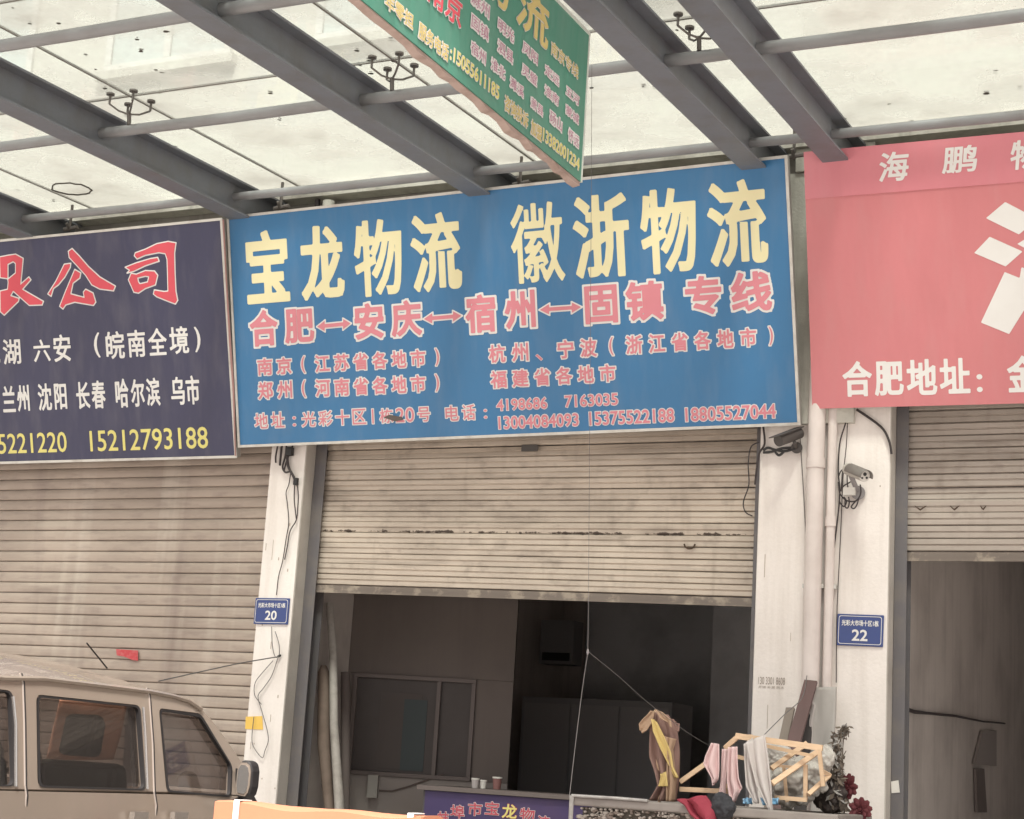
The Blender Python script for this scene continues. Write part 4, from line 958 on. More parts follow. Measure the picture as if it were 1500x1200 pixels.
def stand(name, x, wpx, hpx, mt, label, cat, Y=cY+.2):
    """small thing standing on the counter top: a cup or tub with a rim"""
    base = onY(x, 1150, Y); b_ = Vector((base.x, Y, zt+.001)); r = wpx*.0045/2; h = hpx*.0045
    t = empty(name, b_, label, cat)
    MB().tube([b_, b_+Vector((0, 0, h))], [r*.8, r], 14).build('body', mt, t)
    MB().tube([b_+Vector((0, 0, h+.001)), b_+Vector((0, 0, h+.012))], [r*1.1, r*1.1], 14).build('lid', M_white, t)
stand('plastic_tub', 696, 12, 12, M_paper, 'white tub at the left of the counter clutter', 'tub')
stand('paper_cup', 708, 10, 10, M_white, 'pale paper cup beside the white tub on the counter', 'cup')
stand('tea_tin', 728, 14, 16, mat('tin_dull_red', (.25, .12, .11), .5), 'dull red tea tin on the counter top', 'tin')
# poles leaning inside the left jamb
pw = MB(); pw.tube([onY(483, 884, .55), onY(488, 960, .5), onY(489, 1060, .42), onY(497, 1178, .34), onY(500, 1500, .30)], [.027, .03, .03, .034, .034], 12)
tag(pw.build('leaning_pole', mat('pale_wrapped_pole', (.46, .42, .38), .6, dirt=.6, dirt_col=(.2, .17, .14), dscale=14)), 'pale dirty pole leaning just inside the left jamb of the open shop', 'pole')
pb = MB(); pb.tube([onY(474, 975, .5), onY(474, 985, .5), onY(474, 1090, .45), onY(482, 1180, .40), onY(484, 1500, .35)], [.02, .042, .045, .036, .03], 12)
tag(pb.build('rolled_bundle', mat('brown_roll', (.24, .18, .145), .8, dirt=.5, dirt_col=(.12, .08, .06), dscale=8)), 'brown rolled bundle standing beside the pale pole in the doorway', 'roll')
pc = MB(); pc.tube([onY(506, 985, .75), onY(506, 1100, .72), onY(503, 1500, .6)], .035, 10)
tag(pc.build('dark_roll', mat('dark_roll', (.15, .12, .11), .8)), 'dark grimy roll behind the pale leaning pole', 'roll')

# right unit: cable, patches and a door leaf on its side wall
XS = -2.447
def onS(x, y, d=.01): return onX(x, y, XS+d)
cr = MB(); cr.tube([onS(1319, 1036, .02), onS(1340, 1043, .02), onS(1360, 1045, .02), onS(1400, 1049, .02), onS(1440, 1057, .02), onS(1472, 1060, .02)], [.014, .012, .009, .008, .007, .006], 8)
tag(cr.build('wall_cable', mat('dark_hose', (.05, .04, .04), .6)), 'black hose sagging along the side wall of the right hand unit', 'hose')
dr = empty('wall_door', onS(1440, 1190), 'grey flat door leaf set in the side wall of the right hand unit', 'door')
q = MB(); q.prism([onS(1424, 1118, .004), onS(1436, 1070, .004), onS(1456, 1070, .004), onS(1456, 1122, .004)], (.02, 0, 0)); q.build('leaf', mat('door_grey', (.30, .26, .24), .6), dr)
q = MB(); q.prism([onS(1426, 1126, .004), onS(1438, 1126, .004), onS(1442, 1190, .004), onS(1428, 1190, .004)], (.02, 0, 0)); q.build('panel', mat('door_dark', (.15, .12, .11), .6), dr)
q = MB(); q.box(tuple(onY(1336, 1127, .33)), tuple(onY(1341, 1140, .335)));
ps = MB(); ps.prism([onY(1305, 1145, .115), onY(1316, 1143, .115), onY(1318, 1161, .115), onY(1306, 1162, .115)], (0, .003, 0))
tag(ps.build('white_label', M_white), 'small white label on the metal guide rail of the right shutter', 'label')

# ================================================================ THE VAN
M_van = mat('van_bronze_paint', (.33, .275, .225), .22, .4, dirt=.3, dirt_col=(.25, .21, .18), dscale=2, spec=.6)
M_van.node_tree.nodes['Principled BSDF'].inputs['Coat Weight'].default_value = .6
M_vblack = mat('van_rubber', (.02, .018, .018), .6)
M_chrome = mat('van_chrome', (.75, .72, .68), .15, .9)
M_seat = mat('van_seat_fabric', (.035, .032, .036), .85)
M_trim = mat('van_interior_trim', (.13, .12, .115), .7)
van = empty('parked_van', (-6.9, -1.4, 0), 'bronze brown microvan parked along the closed shutter, seen in part', 'van')
# built in its own frame (x forward, y across, near side at y = 0), then turned nose to the shops
VY = 0.
XV = -4.8           # where the near side stands
VW = 1.55
ZBELT = 1.24
def sideY(z, sgn=-1):
    if z >= ZBELT: k = (z-ZBELT)/(1.79-ZBELT); inn = .115*k
    else: k = (ZBELT-z)/(ZBELT-.3); inn = -.03*math.sin(k*math.pi)+.02*k*k
    return VY+inn if sgn < 0 else VY+VW-inn
def VL(px, py, ly): p = onX(px, py, XV-ly); return Vector((p.y, ly, p.z))
# greenhouse side panel with window holes, traced from the photograph and continued to the rear
def V2s(px, py):
    p = VL(px, py, 0)
    for _ in range(3): p = VL(px, py, sideY(p.z))
    return (p.x, p.z)
roof_line = [V2s(x, y) for x, y in ((0, 992), (60, 993), (110, 999), (160, 1005), (215, 1012), (250, 1019), (272, 1026), (290, 1038), (308, 1058), (326, 1082), (345, 1110), (352, 1122))]
xb1, zb1 = V2s(352, 1166)
rear_x = xb1-3.25
zr = roof_line[0][1]+.005
side_outline = [(rear_x+.05, ZBELT), (rear_x+.12, 1.45), (rear_x+.22, zr-.04), (rear_x+.45, zr)]+roof_line+[(xb1+.06, zb1+.02), (xb1+.02, ZBELT)]
def rrect(pts, r=.03):
    out = []; n = len(pts)
    for i in range(n):
        p0, p1, p2 = Vector(pts[i-1]), Vector(pts[i]), Vector(pts[(i+1) % n]); a = (p0-p1).normalized()*r; b = (p2-p1).normalized()*r
        for t in (0, .33, .67, 1): q = (p1+a).lerp(p1, t).lerp(p1.lerp(p1+b, t), t); out.append((q.x, q.y))
    return out
win_mid = rrect([V2s(49, 1018), V2s(201, 1034), V2s(209, 1158), V2s(51, 1153)])
win_front = rrect([V2s(229, 1038), V2s(290, 1046), V2s(336, 1122), V2s(334, 1168), V2s(240, 1160)], .025)
dx_ = V2s(49, 1018)[0]-V2s(201, 1034)[0]
wr = V2s(14, 1013); wl = V2s(18, 1152)
win_rear = rrect([(rear_x+.45, wr[1]+.02), (wr[0], wr[1]), (wl[0], wl[1]), (rear_x+.38, wl[1]-.0)])
from mathutils.geometry import tessellate_polygon
def holed(outline, holes, sgn, name, mt, th=.03):
    loops = [[Vector((x, z, 0)) for x, z in outline]]+[[Vector((x, z, 0)) for x, z in h] for h in holes]
    tris = tessellate_polygon(loops); flat = [p for l in loops for p in l]
    m = MB(); m.add([(p.x, sideY(p.y, sgn), p.y) for p in flat], [tuple(t) for t in tris])
    o = m.build(name, mt, van); sd_ = o.modifiers.new('s', 'SOLIDIFY'); sd_.thickness = th; sd_.offset = 0
    return o
import bmesh
for sgn in (-1, 1):
    o = holed(side_outline, [win_rear, win_mid, win_front], sgn, 'side_panel', M_van)
    bm = bmesh.new(); bm.from_mesh(o.data); bmesh.ops.recalc_face_normals(bm, faces=bm.faces); bm.to_mesh(o.data); bm.free()
    e = -.004*1 if sgn < 0 else .004
    for w_ in (win_rear, win_mid, win_front):
        m = MB(); m.prism([(x, sideY(z, sgn)+(.012 if sgn < 0 else -.012), z) for x, z in w_], (0, .004, 0)); m.build('window_glass', M_carglass, van)
        n = len(w_); cx = sum(p[0] for p in w_)/n; cz = sum(p[1] for p in w_)/n; vs = []; fs = []
        for off, k in ((-.019, 0), (-.019, .014), (.0, .014)):
            for x, z in w_:
                dv = Vector((cx-x, cz-z)).normalized()*k; yy = sideY(z, sgn); vs.append((x+dv.x, yy+(off if sgn < 0 else -off), z+dv.y))
        for r_ in range(2):
            for i in range(n): fs.append((r_*n+i, r_*n+(i+1) % n, (r_+1)*n+(i+1) % n, (r_+1)*n+i))
        m = MB(); m.add(vs, fs, 0, True); m.build('window_rubber', M_vblack, van)
# bright strips at the rear edges of the windows, door seams
for pts in ([V2s(204, 1036), V2s(207, 1080), V2s(210, 1156)], [V2s(13, 1020), V2s(17, 1060), V2s(17, 1152)]):
    m = MB(); m.tube([(x, sideY(z)-.021, z) for x, z in pts], .0065, 6); m.build('window_bright_trim', M_chrome, van)
for pts in ([V2s(27, 986), V2s(31, 1000), V2s(33, 1060), V2s(34, 1150), V2s(36, 1165), (V2s(36, 1165)[0], .5)], [V2s(212, 1008), V2s(216, 1020), V2s(221, 1090), V2s(223, 1160), V2s(226, 1180), (V2s(226, 1180)[0], .5)]):
    m = MB(); m.tube([(x, sideY(z)-.0155, z) for x, z in pts], .004, 5); m.build('door_seam', M_vblack, van)
    m = MB(); m.tube([(x-.009, sideY(z)-.0155, z) for x, z in pts], .004, 5); m.build('door_edge', mat('van_edge_highlight', (.42, .37, .33), .3, .3), van)
# lower body
m = MB(); vs = []; fs = []
xs_l = [rear_x, rear_x+.05]+[rear_x+.2+i*.25 for i in range(int((xb1-rear_x-.2)/.25))]+[xb1+.02]
zs = [.32, .45, .6, .8, .95, 1.05, 1.12, ZBELT]
for sgn in (-1, 1):
    m = MB(); vs = []; fs = []
    for x in xs_l:
        for z in zs:
            inn = .05 if x <= rear_x+.001 else 0
            y = sideY(z, sgn); vs.append((x, y+(inn if sgn < 0 else -inn)+(-.015 if sgn < 0 else .015), z))
    nz = len(zs)
    for i in range(len(xs_l)-1):
        for j in range(nz-1): fs.append((i*nz+j, (i+1)*nz+j, (i+1)*nz+j+1, i*nz+j+1))
    m.add(vs, fs, 0, True); m.build('lower_side', M_van, van)
# roof: crowned, meets the side panels along the gutter
m = MB(); vs = []; fs = []; rl = [(rear_x+.22, zr-.04), (rear_x+.45, zr)]+roof_line[:8]; ny = 14
for x, z in rl:
    y0_, y1_ = sideY(z), sideY(z, 1)
    for j in range(ny+1):
        t = j/ny; cr_ = .125*(1-abs(2*t-1)**2.6); vs.append((x, y0_-.016+(y1_-y0_+.032)*t, z-.004+cr_*(1 if x < roof_line[3][0] else max(.3, 1-(x-roof_line[3][0])*.9))))
for i in range(len(rl)-1):
    for j in range(ny): fs.append((i*(ny+1)+j, (i+1)*(ny+1)+j, (i+1)*(ny+1)+j+1, i*(ny+1)+j+1))
m.add(vs, fs, 0, True); ro = m.build('roof', M_van, van)
for yy in (VY+.35, VY+.75, VY+1.15):
    pass
m = MB(); m.tube([(x, sideY(z)-.02, z-.004) for x, z in rl[1:]], .011, 6); m.build('roof_gutter', M_van, van)
# tail, floor, windscreen, nose
y0_, y1_ = VY, VY+VW
m = MB(); m.prism([(rear_x+.002, y0_+.06, .32), (rear_x+.002, y1_-.06, .32), (rear_x+.06, y1_-.08, 1.24), (rear_x+.06, y0_+.08, 1.24)], (.03, 0, 0)); m.build('tail_door', M_van, van)
m = MB(); m.prism([(rear_x+.063, y0_+.09, 1.245), (rear_x+.063, y1_-.09, 1.245), (rear_x+.22, y1_-.14, zr-.04), (rear_x+.22, y0_+.14, zr-.04)], (.006, 0, 0)); m.build('rear_glass', M_carglass, van)
MB().box((rear_x+.1, y0_+.05, .28), (xb1+.6, y1_-.05, .40)).build('floor_pan', M_vblack, van)
hx, hz = roof_line[7]; bxx, bz_ = xb1+.06, zb1+.02
m = MB(); m.prism([(hx, sideY(hz)+.02, hz), (hx, sideY(hz, 1)-.02, hz), (bxx, sideY(bz_, 1)-.02, bz_), (bxx, sideY(bz_)+.02, bz_)], (.004, 0, .004)); m.build('windscreen', M_carglass, van)
nose = [(bxx-.05, ZBELT-.0), (bxx+.02, ZBELT+.01), (bxx+.25, 1.14), (bxx+.48, 1.0), (bxx+.58, .78), (bxx+.60, .45), (bxx+.5, .3), (bxx-.05, .3)]
m = MB(); m.prism([(x, y0_+.01, z) for x, z in nose], (0, VW-.02, 0)); bevel(m.build('nose', M_van, van), .03, 3)
for sgn, yy in ((-1, y0_+.2), (1, y1_-.2)):
    MB().tube([(bxx+.54, yy, .78), (bxx+.585, yy, .76)], [.10, .085], 16).build('headlight', mat('headlight_glass', (.6, .6, .6), .1), van)
MB().box((bxx+.50, y0_+.05, .34), (bxx+.66, y1_-.05, .52)).build('bumper', M_vblack, van)
for wx in (rear_x+.75, bxx-.05):
    for yy in (y0_-.0, y1_-.18):
        w_ = MB().tube([(wx, yy, .29), (wx, yy+.18, .29)], .29, 28).build('wheel', M_vblack, van)
        MB().tube([(wx, yy-.006, .29), (wx, yy-.004+.19, .29)], .17, 20).build('rim', M_chrome, w_)
# seats seen through the middle window
def seat(x, y, w, par=van):
    s_ = MB(); s_.prism([(x-.28, y-w/2, .78), (x+.22, y-w/2, .72), (x+.22, y-w/2, .80), (x-.15, y-w/2, .86), (x-.26, y-w/2, 1.36), (x-.36, y-w/2, 1.36), (x-.36, y-w/2, .8)], (0, w, 0))
    o = s_.build('seat', M_seat, par); bevel(o, .04, 3)
    h_ = MB(); h_.prism([(x-.37, y-w*.17, 1.385), (x-.26, y-w*.17, 1.38), (x-.26, y-w*.2, 1.54), (x-.30, y-w*.2, 1.575), (x-.36, y-w*.2, 1.565)], (0, w*.38, 0))
    bevel(h_.build('headrest', M_seat, o), .035, 3)
sxm = VL(120, 1100, .42).x
seat(sxm+.31, VY+.42, .48); seat(sxm+.31, VY+1.12, .48); seat(sxm-.75, VY+.5, .5); seat(sxm-.75, VY+1.1, .5)
# seat belt pillar and dark lining inside
m = MB(); m.bar((V2s(60, 1025)[0], VY+.2, 1.66), (V2s(100, 1150)[0], VY+.14, 1.2), .02, .075, up=(0, 1, 0)); m.build('seat_belt', M_seat, van)
m = MB(); m.bar((VL(192, 1040, 1.42).x, VY+VW-.15, 1.68), (VL(195, 1150, 1.47).x, VY+VW-.06, 1.15), .02, .1, up=(0, 1, 0)); m.build('inner_pillar', M_trim, van)
# orange sunshade in the far middle window
xa, xc = VL(80, 1040, 1.4).x, VL(180, 1040, 1.4).x
cloth('sunshade', [(xa, VY+VW-.17, 1.66), (xa, VY+VW-.12, 1.34)], [(xc, VY+VW-.17, 1.66), (xc, VY+VW-.12, 1.36)], mat('orange_curtain', (.7, .36, .22), .8), van, amp=.008, nv=6)
# dashboard clutter
MB().box((xb1-.25, VY+.1, .98), (xb1+.02, VY+VW-.1, 1.2)).build('dashboard', M_trim, van)
mt_ = MB(); 
for k in range(17):
    pass
c0 = Vector((xb1-.34, VY+1.1, 1.2)); st_ = [c0+Vector((.06*math.cos(t), .17*math.cos(t+math.pi/2), .16*math.sin(t+0)))for t in [i*math.pi/8 for i in range(17)]]
st_ = [c0+Vector((.10*math.sin(t), .17*math.cos(t), .12*math.sin(t))) for t in [i*math.pi/8 for i in range(17)]]
MB().tube(st_, .012, 8).build('steering_wheel', M_vblack, van)
pp = V2s(266, 1146); m = MB(); m.prism([(pp[0]-.07, VY+.5, 1.24), (pp[0]+.05, VY+.5, 1.25), (pp[0]+.09, VY+.5, 1.31), (pp[0]-.02, VY+.5, 1.31)], (0, .12, .02)); m.build('tissue_box', M_paper, van)
# mirror, handles, aerial
mx, mz = V2s(362, 1140)
mb = empty('door_mirror', (mx, VY-.12, mz)); mb.parent = van; mb.location = Vector((mx, VY-.12, mz))-van.location
cm = VL(361, 1143, -.14)
m = MB(); 
prof = [(u*.52, z*.70) for u, z in [(-.08, .06), (-.06, .11), (-.02, .13), (.045, .13), (.08, .09), (.085, -.05), (.06, -.11), (-.03, -.12), (-.065, -.09), (-.08, -.04)]]
m.prism([(cm.x-.02, cm.y+u, cm.z+z) for u, z in prof], (.07, 0, 0)); bevel(m.build('housing', M_vblack, mb), .02, 3)
m = MB(); m.prism([(cm.x-.027, cm.y+u*.88, cm.z+z*.88) for u, z in prof], (.006, 0, 0)); m.build('mirror_rim', M_van, mb)
m = MB(); m.prism([(cm.x-.031, cm.y+u*.74, cm.z+z*.76) for u, z in prof], (.003, 0, 0)); m.build('mirror_glass', M_chrome, mb)
MB().tube([(cm.x+.0, cm.y+.02, cm.z-.10), (cm.x+.02, VY+.02, cm.z-.15)], .025, 8).build('arm', M_vblack, mb)
m = MB(); m.prism([(V2s(338, 1120)[0], VY-.0, V2s(338, 1125)[1]), (xb1+.13, VY-.0, 1.2), (xb1-.04, VY-.0, 1.2)], (0, -.024, 0)); m.build('mirror_base', M_vblack, van)
for px_ in (193, 252):
    hx_, hz_ = V2s(px_, 1194)
    MB().box((hx_-.05, VY-.062, hz_-.014), (hx_+.05, VY-.035, hz_+.016)).build('door_handle', M_chrome, van)
p = VL(157, 979, .5); q_ = VL(127, 942, .5)
MB().tube([p, q_], .004, 5).build('aerial', M_vblack, van)

l0 = van.location.copy(); van.rotation_euler = (0, 0, math.pi/2); van.location = (-l0.y+XV+VY, l0.x, 0)

# ================================================================ CARTON IN THE FOREGROUND
M_card = mat('orange_cardboard', (.47, .19, .105), .8, dirt=.35, dirt_col=(.38, .16, .09), dscale=3, fine=.05)
cL, cR = onY(315, 1173, -5), onY(620, 1192, -5)
bxo = empty('carton', ((cL.x+cR.x)/2, -4.8, 0), 'tall orange brown cardboard carton bound with white straps in the foreground', 'carton')
ztc = (cL.z+cR.z)/2-.008
nn = 26; vs = []; fs = []
m = MB(); rnd = random.Random(2)
for i in range(nn+1):
    x = cL.x+(cR.x-cL.x)*i/nn; sag = .006*math.sin(i*.5)-.008*math.sin(math.pi*i/nn)
    for y, z in ((-5, 0), (-5, ztc+sag), (-4.98, ztc+.004+sag), (-4.90, ztc+.006+sag*.6), (-4.86, ztc), (-4.86, 0)): vs.append((x, y, z))
for i in range(nn):
    for j in range(5): fs.append((i*6+j, (i+1)*6+j, (i+1)*6+j+1, i*6+j+1))
fs.append(tuple(reversed(range(6)))); fs.append(tuple(nn*6+k for k in range(6)))
m.add(vs, fs); m.build('box', M_card, bxo)
for px_ in (350, 606):
    x = onY(px_-3, 1185, -5).x
    q = MB(); q.box((x-.011, -5.006, .01), (x+.011, -5.002, ztc+.0088)).box((x-.011, -5.004, ztc+.009), (x+.011, -4.93, ztc+.012)); q.build('strap', M_wl, bxo)
m = MB(); m.prism([(cR.x-.10, -5.0035, ztc-.01), (cR.x+.0, -5.0035, ztc+.004), (cR.x+.0, -5.0035, ztc-.004), (cR.x-.09, -5.0035, ztc-.018)], (0, -.006, 0)); m.build('loose_flap', M_card, bxo)

# ================================================================ TROUGH AND ITS CLUTTER
TY = -1.6
tL, tR = onY(838, 1172, TY), onY(1228, 1178, TY)
tzt = 1.325
M_rim = mat('trough_rim', (.24, .21, .19), .7, dirt=.5, dirt_col=(.13, .11, .10), dscale=6)
M_peb = mat('trough_render', (.24, .20, .17), .95, dirt=.6, dirt_col=(.12, .10, .09), dscale=8, bump=.8, bscale=70)
M_rim2 = mat('worn_zinc_edge', (.42, .40, .38), .5, .3, dirt=.6, dirt_col=(.18, .16, .15), dscale=14)
tr = empty('pebbled_trough', ((tL.x+tR.x)/2, TY+.35, 0), 'waist high pebble dashed trough with a grey rim piled with junk before the doorway', 'trough')
x0, x1 = tL.x, tR.x
MB().box((x0+.03, TY+.02, 0), (x1-.03, TY+.66, tzt-.10)).build('body', M_peb, tr)
for a_, b_ in (((x0, TY-.0, tzt-.045), (x1, TY+.05, tzt)), ((x0, TY+.63, tzt-.045), (x1, TY+.68, tzt)), ((x0, TY+.0505, tzt-.045), (x0+.05, TY+.6295, tzt)), ((x1-.05, TY+.0505, tzt-.045), (x1, TY+.6295, tzt))):
    bevel(MB().box(a_, b_).build('rim', M_rim, tr), .008, 2)
bevel(MB().box((x0-.012, TY-.012, tzt-.12), (x0+.012, TY+.0, tzt+.004)).build('corner_trim', M_rim2, tr), .004, 1)
m = MB(); m.tube([(x0+.0, TY-.006, tzt+.004), (x0+.25, TY-.006, tzt+.006), (x0+.42, TY-.006, tzt+.004)], .008, 8); m.build('rim_wire', M_rim2, tr)
MB().box((x0+.05, TY+.03, tzt-.11), (x1-.05, TY+.63, tzt-.0505)).build('fill', mat('trough_soil', (.10, .085, .07), .95, bump=.6), tr)
pm = MB(); rnd = random.Random(11)
for k in range(1400):
    px_ = rnd.uniform(x0+.04, x1-.05); pz = rnd.uniform(tzt-.42, tzt-.05); r = rnd.uniform(.006, .016)
    c = Vector((px_, TY+.018, pz)); n6 = 6; a0 = rnd.uniform(0, 6); ex = rnd.uniform(.6, 1.6)
    ring = [c+Vector((r*ex*math.cos(a0+i*math.pi/3), 0, r*math.sin(a0+i*math.pi/3)*.8)) for i in range(n6)]
    mid = [c+(v-c)*.6+Vector((0, -.010, 0)) for v in ring]
    pm.add(ring+mid, [(i, (i+1) % 6, 6+(i+1) % 6, 6+i) for i in range(6)]+[(6, 7, 8, 9, 10, 11)], rnd.choice((0, 0, 1)), False)
pe = pm.build('pebbles', [mat('pebble_pale', (.33, .285, .25), .8, fine=.3), mat('pebble_brown', (.16, .125, .105), .8)], tr); pe['kind'] = 'stuff'

# light wood frames lying in the trough
M_wood = mat('pale_pine', (.66, .47, .31), .7, dirt=.35, dirt_col=(.38, .24, .14), dscale=12, stretch=(1, 1, 6))
wf = empty('broken_wooden_rack', (-2.7, -1.3, 1.3), 'broken pale pine rack of crossed battens lying on the trough', 'rack')
def batten(p, q, w=.026, h=.018, Y=(-1.3, -1.3), mt=M_wood, par=wf):
    return MB().bar(onY(*p, Y[0]), onY(*q, Y[1]), w, h, up=(0, 1, 0)).build('batten', mt, par)
for p, q, Y, w in (((1078, 1078), (1205, 1096), (-1.42, -1.40), .03), ((1100, 1088), (1192, 1108), (-1.36, -1.3), .018), ((1130, 1126), (1182, 1089), (-1.38, -1.2), .024), ((1131, 1148), (1200, 1100), (-1.5, -1.25), .026),
                 ((1200, 1098), (1206, 1152), (-1.3, -1.3), .02), ((1215, 1136), (1184, 1164), (-1.2, -1.35), .022), ((1135, 1168), (1182, 1172), (-1.42, -1.42), .02), ((1148, 1122), (1153, 1175), (-1.25, -1.25), .016),
                 ((1180, 1120), (1180, 1172), (-1.33, -1.33), .02), ((1062, 1096), (1080, 1080), (-1.4, -1.42), .024), ((996, 1146), (1035, 1118), (-1.36, -1.3), .024), ((996, 1156), (1078, 1160), (-1.38, -1.36), .024),
                 ((1050, 1160), (1075, 1146), (-1.3, -1.3), .02), ((1100, 1076), (1100, 1164), (-1.34, -1.34), .016), ((1205, 1130), (1216, 1136), (-1.25, -1.2), .02), ((1078, 1108), (1094, 1112), (-1.3, -1.3), .02), ((1140, 1122), (1165, 1124), (-1.35, -1.3), .014)):
    batten(p, q, w=w, h=w*.7, Y=Y)
# brown and yellow scarf draped over a stick
sk = empty('draped_scarf', onY(965, 1175, -1.4), 'brown scarf with a broad yellow stripe draped over an upright stick', 'scarf')
MB().tube([onY(960, 1040, -1.38), onY(966, 1180, -1.38)], .008, 6).build('stick', M_wood, sk)
M_sc1 = mat('scarf_brown', (.24, .145, .12), .85, dirt=.4, dirt_col=(.17, .10, .085), dscale=8)
M_sc2 = mat('scarf_yellow', (.55, .41, .16), .85, dirt=.3, dirt_col=(.6, .42, .18), dscale=8)
M_sc3 = mat('scarf_tan', (.36, .24, .16), .85, dirt=.3, dirt_col=(.4, .26, .18), dscale=8)
def ce(x, y): return (850+x/5.456, 980+y/5.4545)
def EL(pts, Y): return [onY(*ce(*p), Y) for p in pts]
def cl(name, L, Rr, Y, mt, par, **k): return cloth(name, EL(L, Y), EL(Rr, Y), mt, par, **k)
cl('fold', [(570, 340), (560, 480), (552, 700), (600, 830), (625, 935), (560, 1050)], [(700, 370), (770, 480), (790, 650), (785, 850), (780, 960), (770, 1060)], -1.40, M_sc1, sk, amp=.022, folds=2.2)
cl('fold', [(570, 335), (500, 400), (470, 440), (475, 490)], [(600, 340), (580, 430), (540, 490), (500, 510)], -1.43, M_sc3, sk, amp=.008, folds=1)
cl('fold', [(575, 400), (585, 500), (640, 630), (690, 730), (760, 870)], [(615, 425), (685, 555), (735, 670), (750, 790), (788, 870)], -1.447, M_sc2, sk, amp=.012, folds=1)
cl('fold', [(645, 840), (640, 880), (625, 938)], [(690, 820), (700, 880), (705, 938)], -1.446, M_sc2, sk, amp=.006, folds=1)
cl('fold', [(600, 325), (640, 400), (690, 420)], [(660, 345), (730, 405), (735, 470)], -1.45, M_sc3, sk, amp=.008, folds=1)
cl('fold', [(735, 400), (755, 450), (765, 490)], [(760, 425), (800, 440), (790, 500)], -1.44, M_sc1, sk, amp=.006, folds=1)
cl('fold', [(680, 540), (700, 620), (690, 900), (690, 1060)], [(765, 560), (740, 650), (770, 900), (740, 1060)], -1.441, M_sc3, sk, amp=.014, folds=1.5)
# pink cloths and white cloth
M_pkc = mat('pale_pink_cloth', (.66, .48, .47), .9, dirt=.3, dirt_col=(.5, .34, .34), dscale=10)
M_whc = mat('off_white_cloth', (.52, .475, .45), .9, dirt=.3, dirt_col=(.46, .4, .38), dscale=8)
o = cl('pink_cloth', [(1050, 590), (1000, 700), (985, 760), (1050, 870), (1060, 935)], [(1110, 600), (1115, 700), (1118, 800), (1110, 880), (1075, 900)], -1.45, M_pkc, None, amp=.012)
tag(o, 'leftmost pale pink cloth hung on the end of the wooden rack', 'cloth', 'pink cloths on the rack')
o = cl('pink_cloth', [(1135, 640), (1130, 760), (1125, 900), (1115, 1000)], [(1180, 640), (1180, 800), (1165, 900), (1160, 1010)], -1.42, M_pkc, None, amp=.014)
tag(o, 'narrow pale pink cloth folded in the middle of the rack', 'cloth', 'pink cloths on the rack')
o = cl('pink_cloth', [(1185, 625), (1180, 760), (1175, 900), (1190, 1000), (1215, 1080)], [(1255, 620), (1262, 760), (1275, 880), (1300, 950), (1225, 1060)], -1.455, M_pkc, None, amp=.016)
tag(o, 'long pale pink cloth with a pointed end next to the white cloth', 'cloth', 'pink cloths on the rack')
def cf(x, y): return (1050+x/5, 960+y/5)
o = cloth('white_cloth', [onY(*cf(*p), -1.47) for p in ((200, 650), (205, 800), (215, 960), (280, 1085))], [onY(*cf(*p), -1.47) for p in ((262, 605), (270, 800), (300, 960), (305, 1085))], M_whc, None, amp=.012)
tag(o, 'grey white cloth hanging in a narrow fold behind the pointed one', 'cloth', 'white cloths on the rack')
o = cloth('white_cloth', [onY(*cf(*p), -1.50) for p in ((218, 640), (245, 780), (290, 950), (400, 1165))], [onY(*cf(*p), -1.50) for p in ((352, 580), (385, 780), (405, 960), (408, 1165))], M_whc, None, amp=.014)
tag(o, 'grey white cloth hanging over the rim of the trough to a point', 'cloth', 'white cloths on the rack')
o = cloth('blue_bag', [onY(*cf(*p), -1.44) for p in ((190, 1050), (195, 1090))], [onY(*cf(*p), -1.44) for p in ((262, 1042), (262, 1090))], mat('blue_plastic', (.2, .42, .62), .4, dirt=.6, dirt_col=(.6, .6, .6), dscale=30), None, amp=.01, nv=6)
tag(o, 'scrap of blue and white plastic lying on the trough between the cloths', 'plastic scrap')
o = cloth('blue_bag', [onY(*cf(*p), -1.46) for p in ((318, 1042), (340, 1100))], [onY(*cf(*p), -1.46) for p in ((455, 1048), (450, 1092))], mat('blue_plastic', (.2, .42, .62), .4), None, amp=.01, nv=6)
tag(o, 'larger scrap of light blue plastic behind the pointed white cloth', 'plastic scrap')
# red garment and black cap over the rim
vs, fs = cloth_sheet(EL([(780, 1050), (840, 1090), (880, 1160), (960, 1230), (1000, 1260)], TY-.02), EL([(1000, 1010), (1040, 1060), (1062, 1130), (1065, 1200), (1060, 1260)], TY-.04), nu=14, amp=.03, folds=1.3, seed=4)
m = MB(); m.add(vs, fs, 0, True); o = m.build('red_garment', mat('red_fabric', (.27, .035, .055), .8, dirt=.3, dirt_col=(.3, .04, .06), dscale=10)); o.modifiers.new('s', 'SOLIDIFY').thickness = .012
tag(o, 'crumpled crimson garment slung over the rim of the trough', 'garment')
M_cap = mat('black_fabric', (.035, .035, .04), .85)
lump('black_cap', 1058, 1184, TY+.01, .075, M_cap, 'black woollen cap resting on the rim beside the crimson garment', 'cap', (1.0, .9, .9), 3)
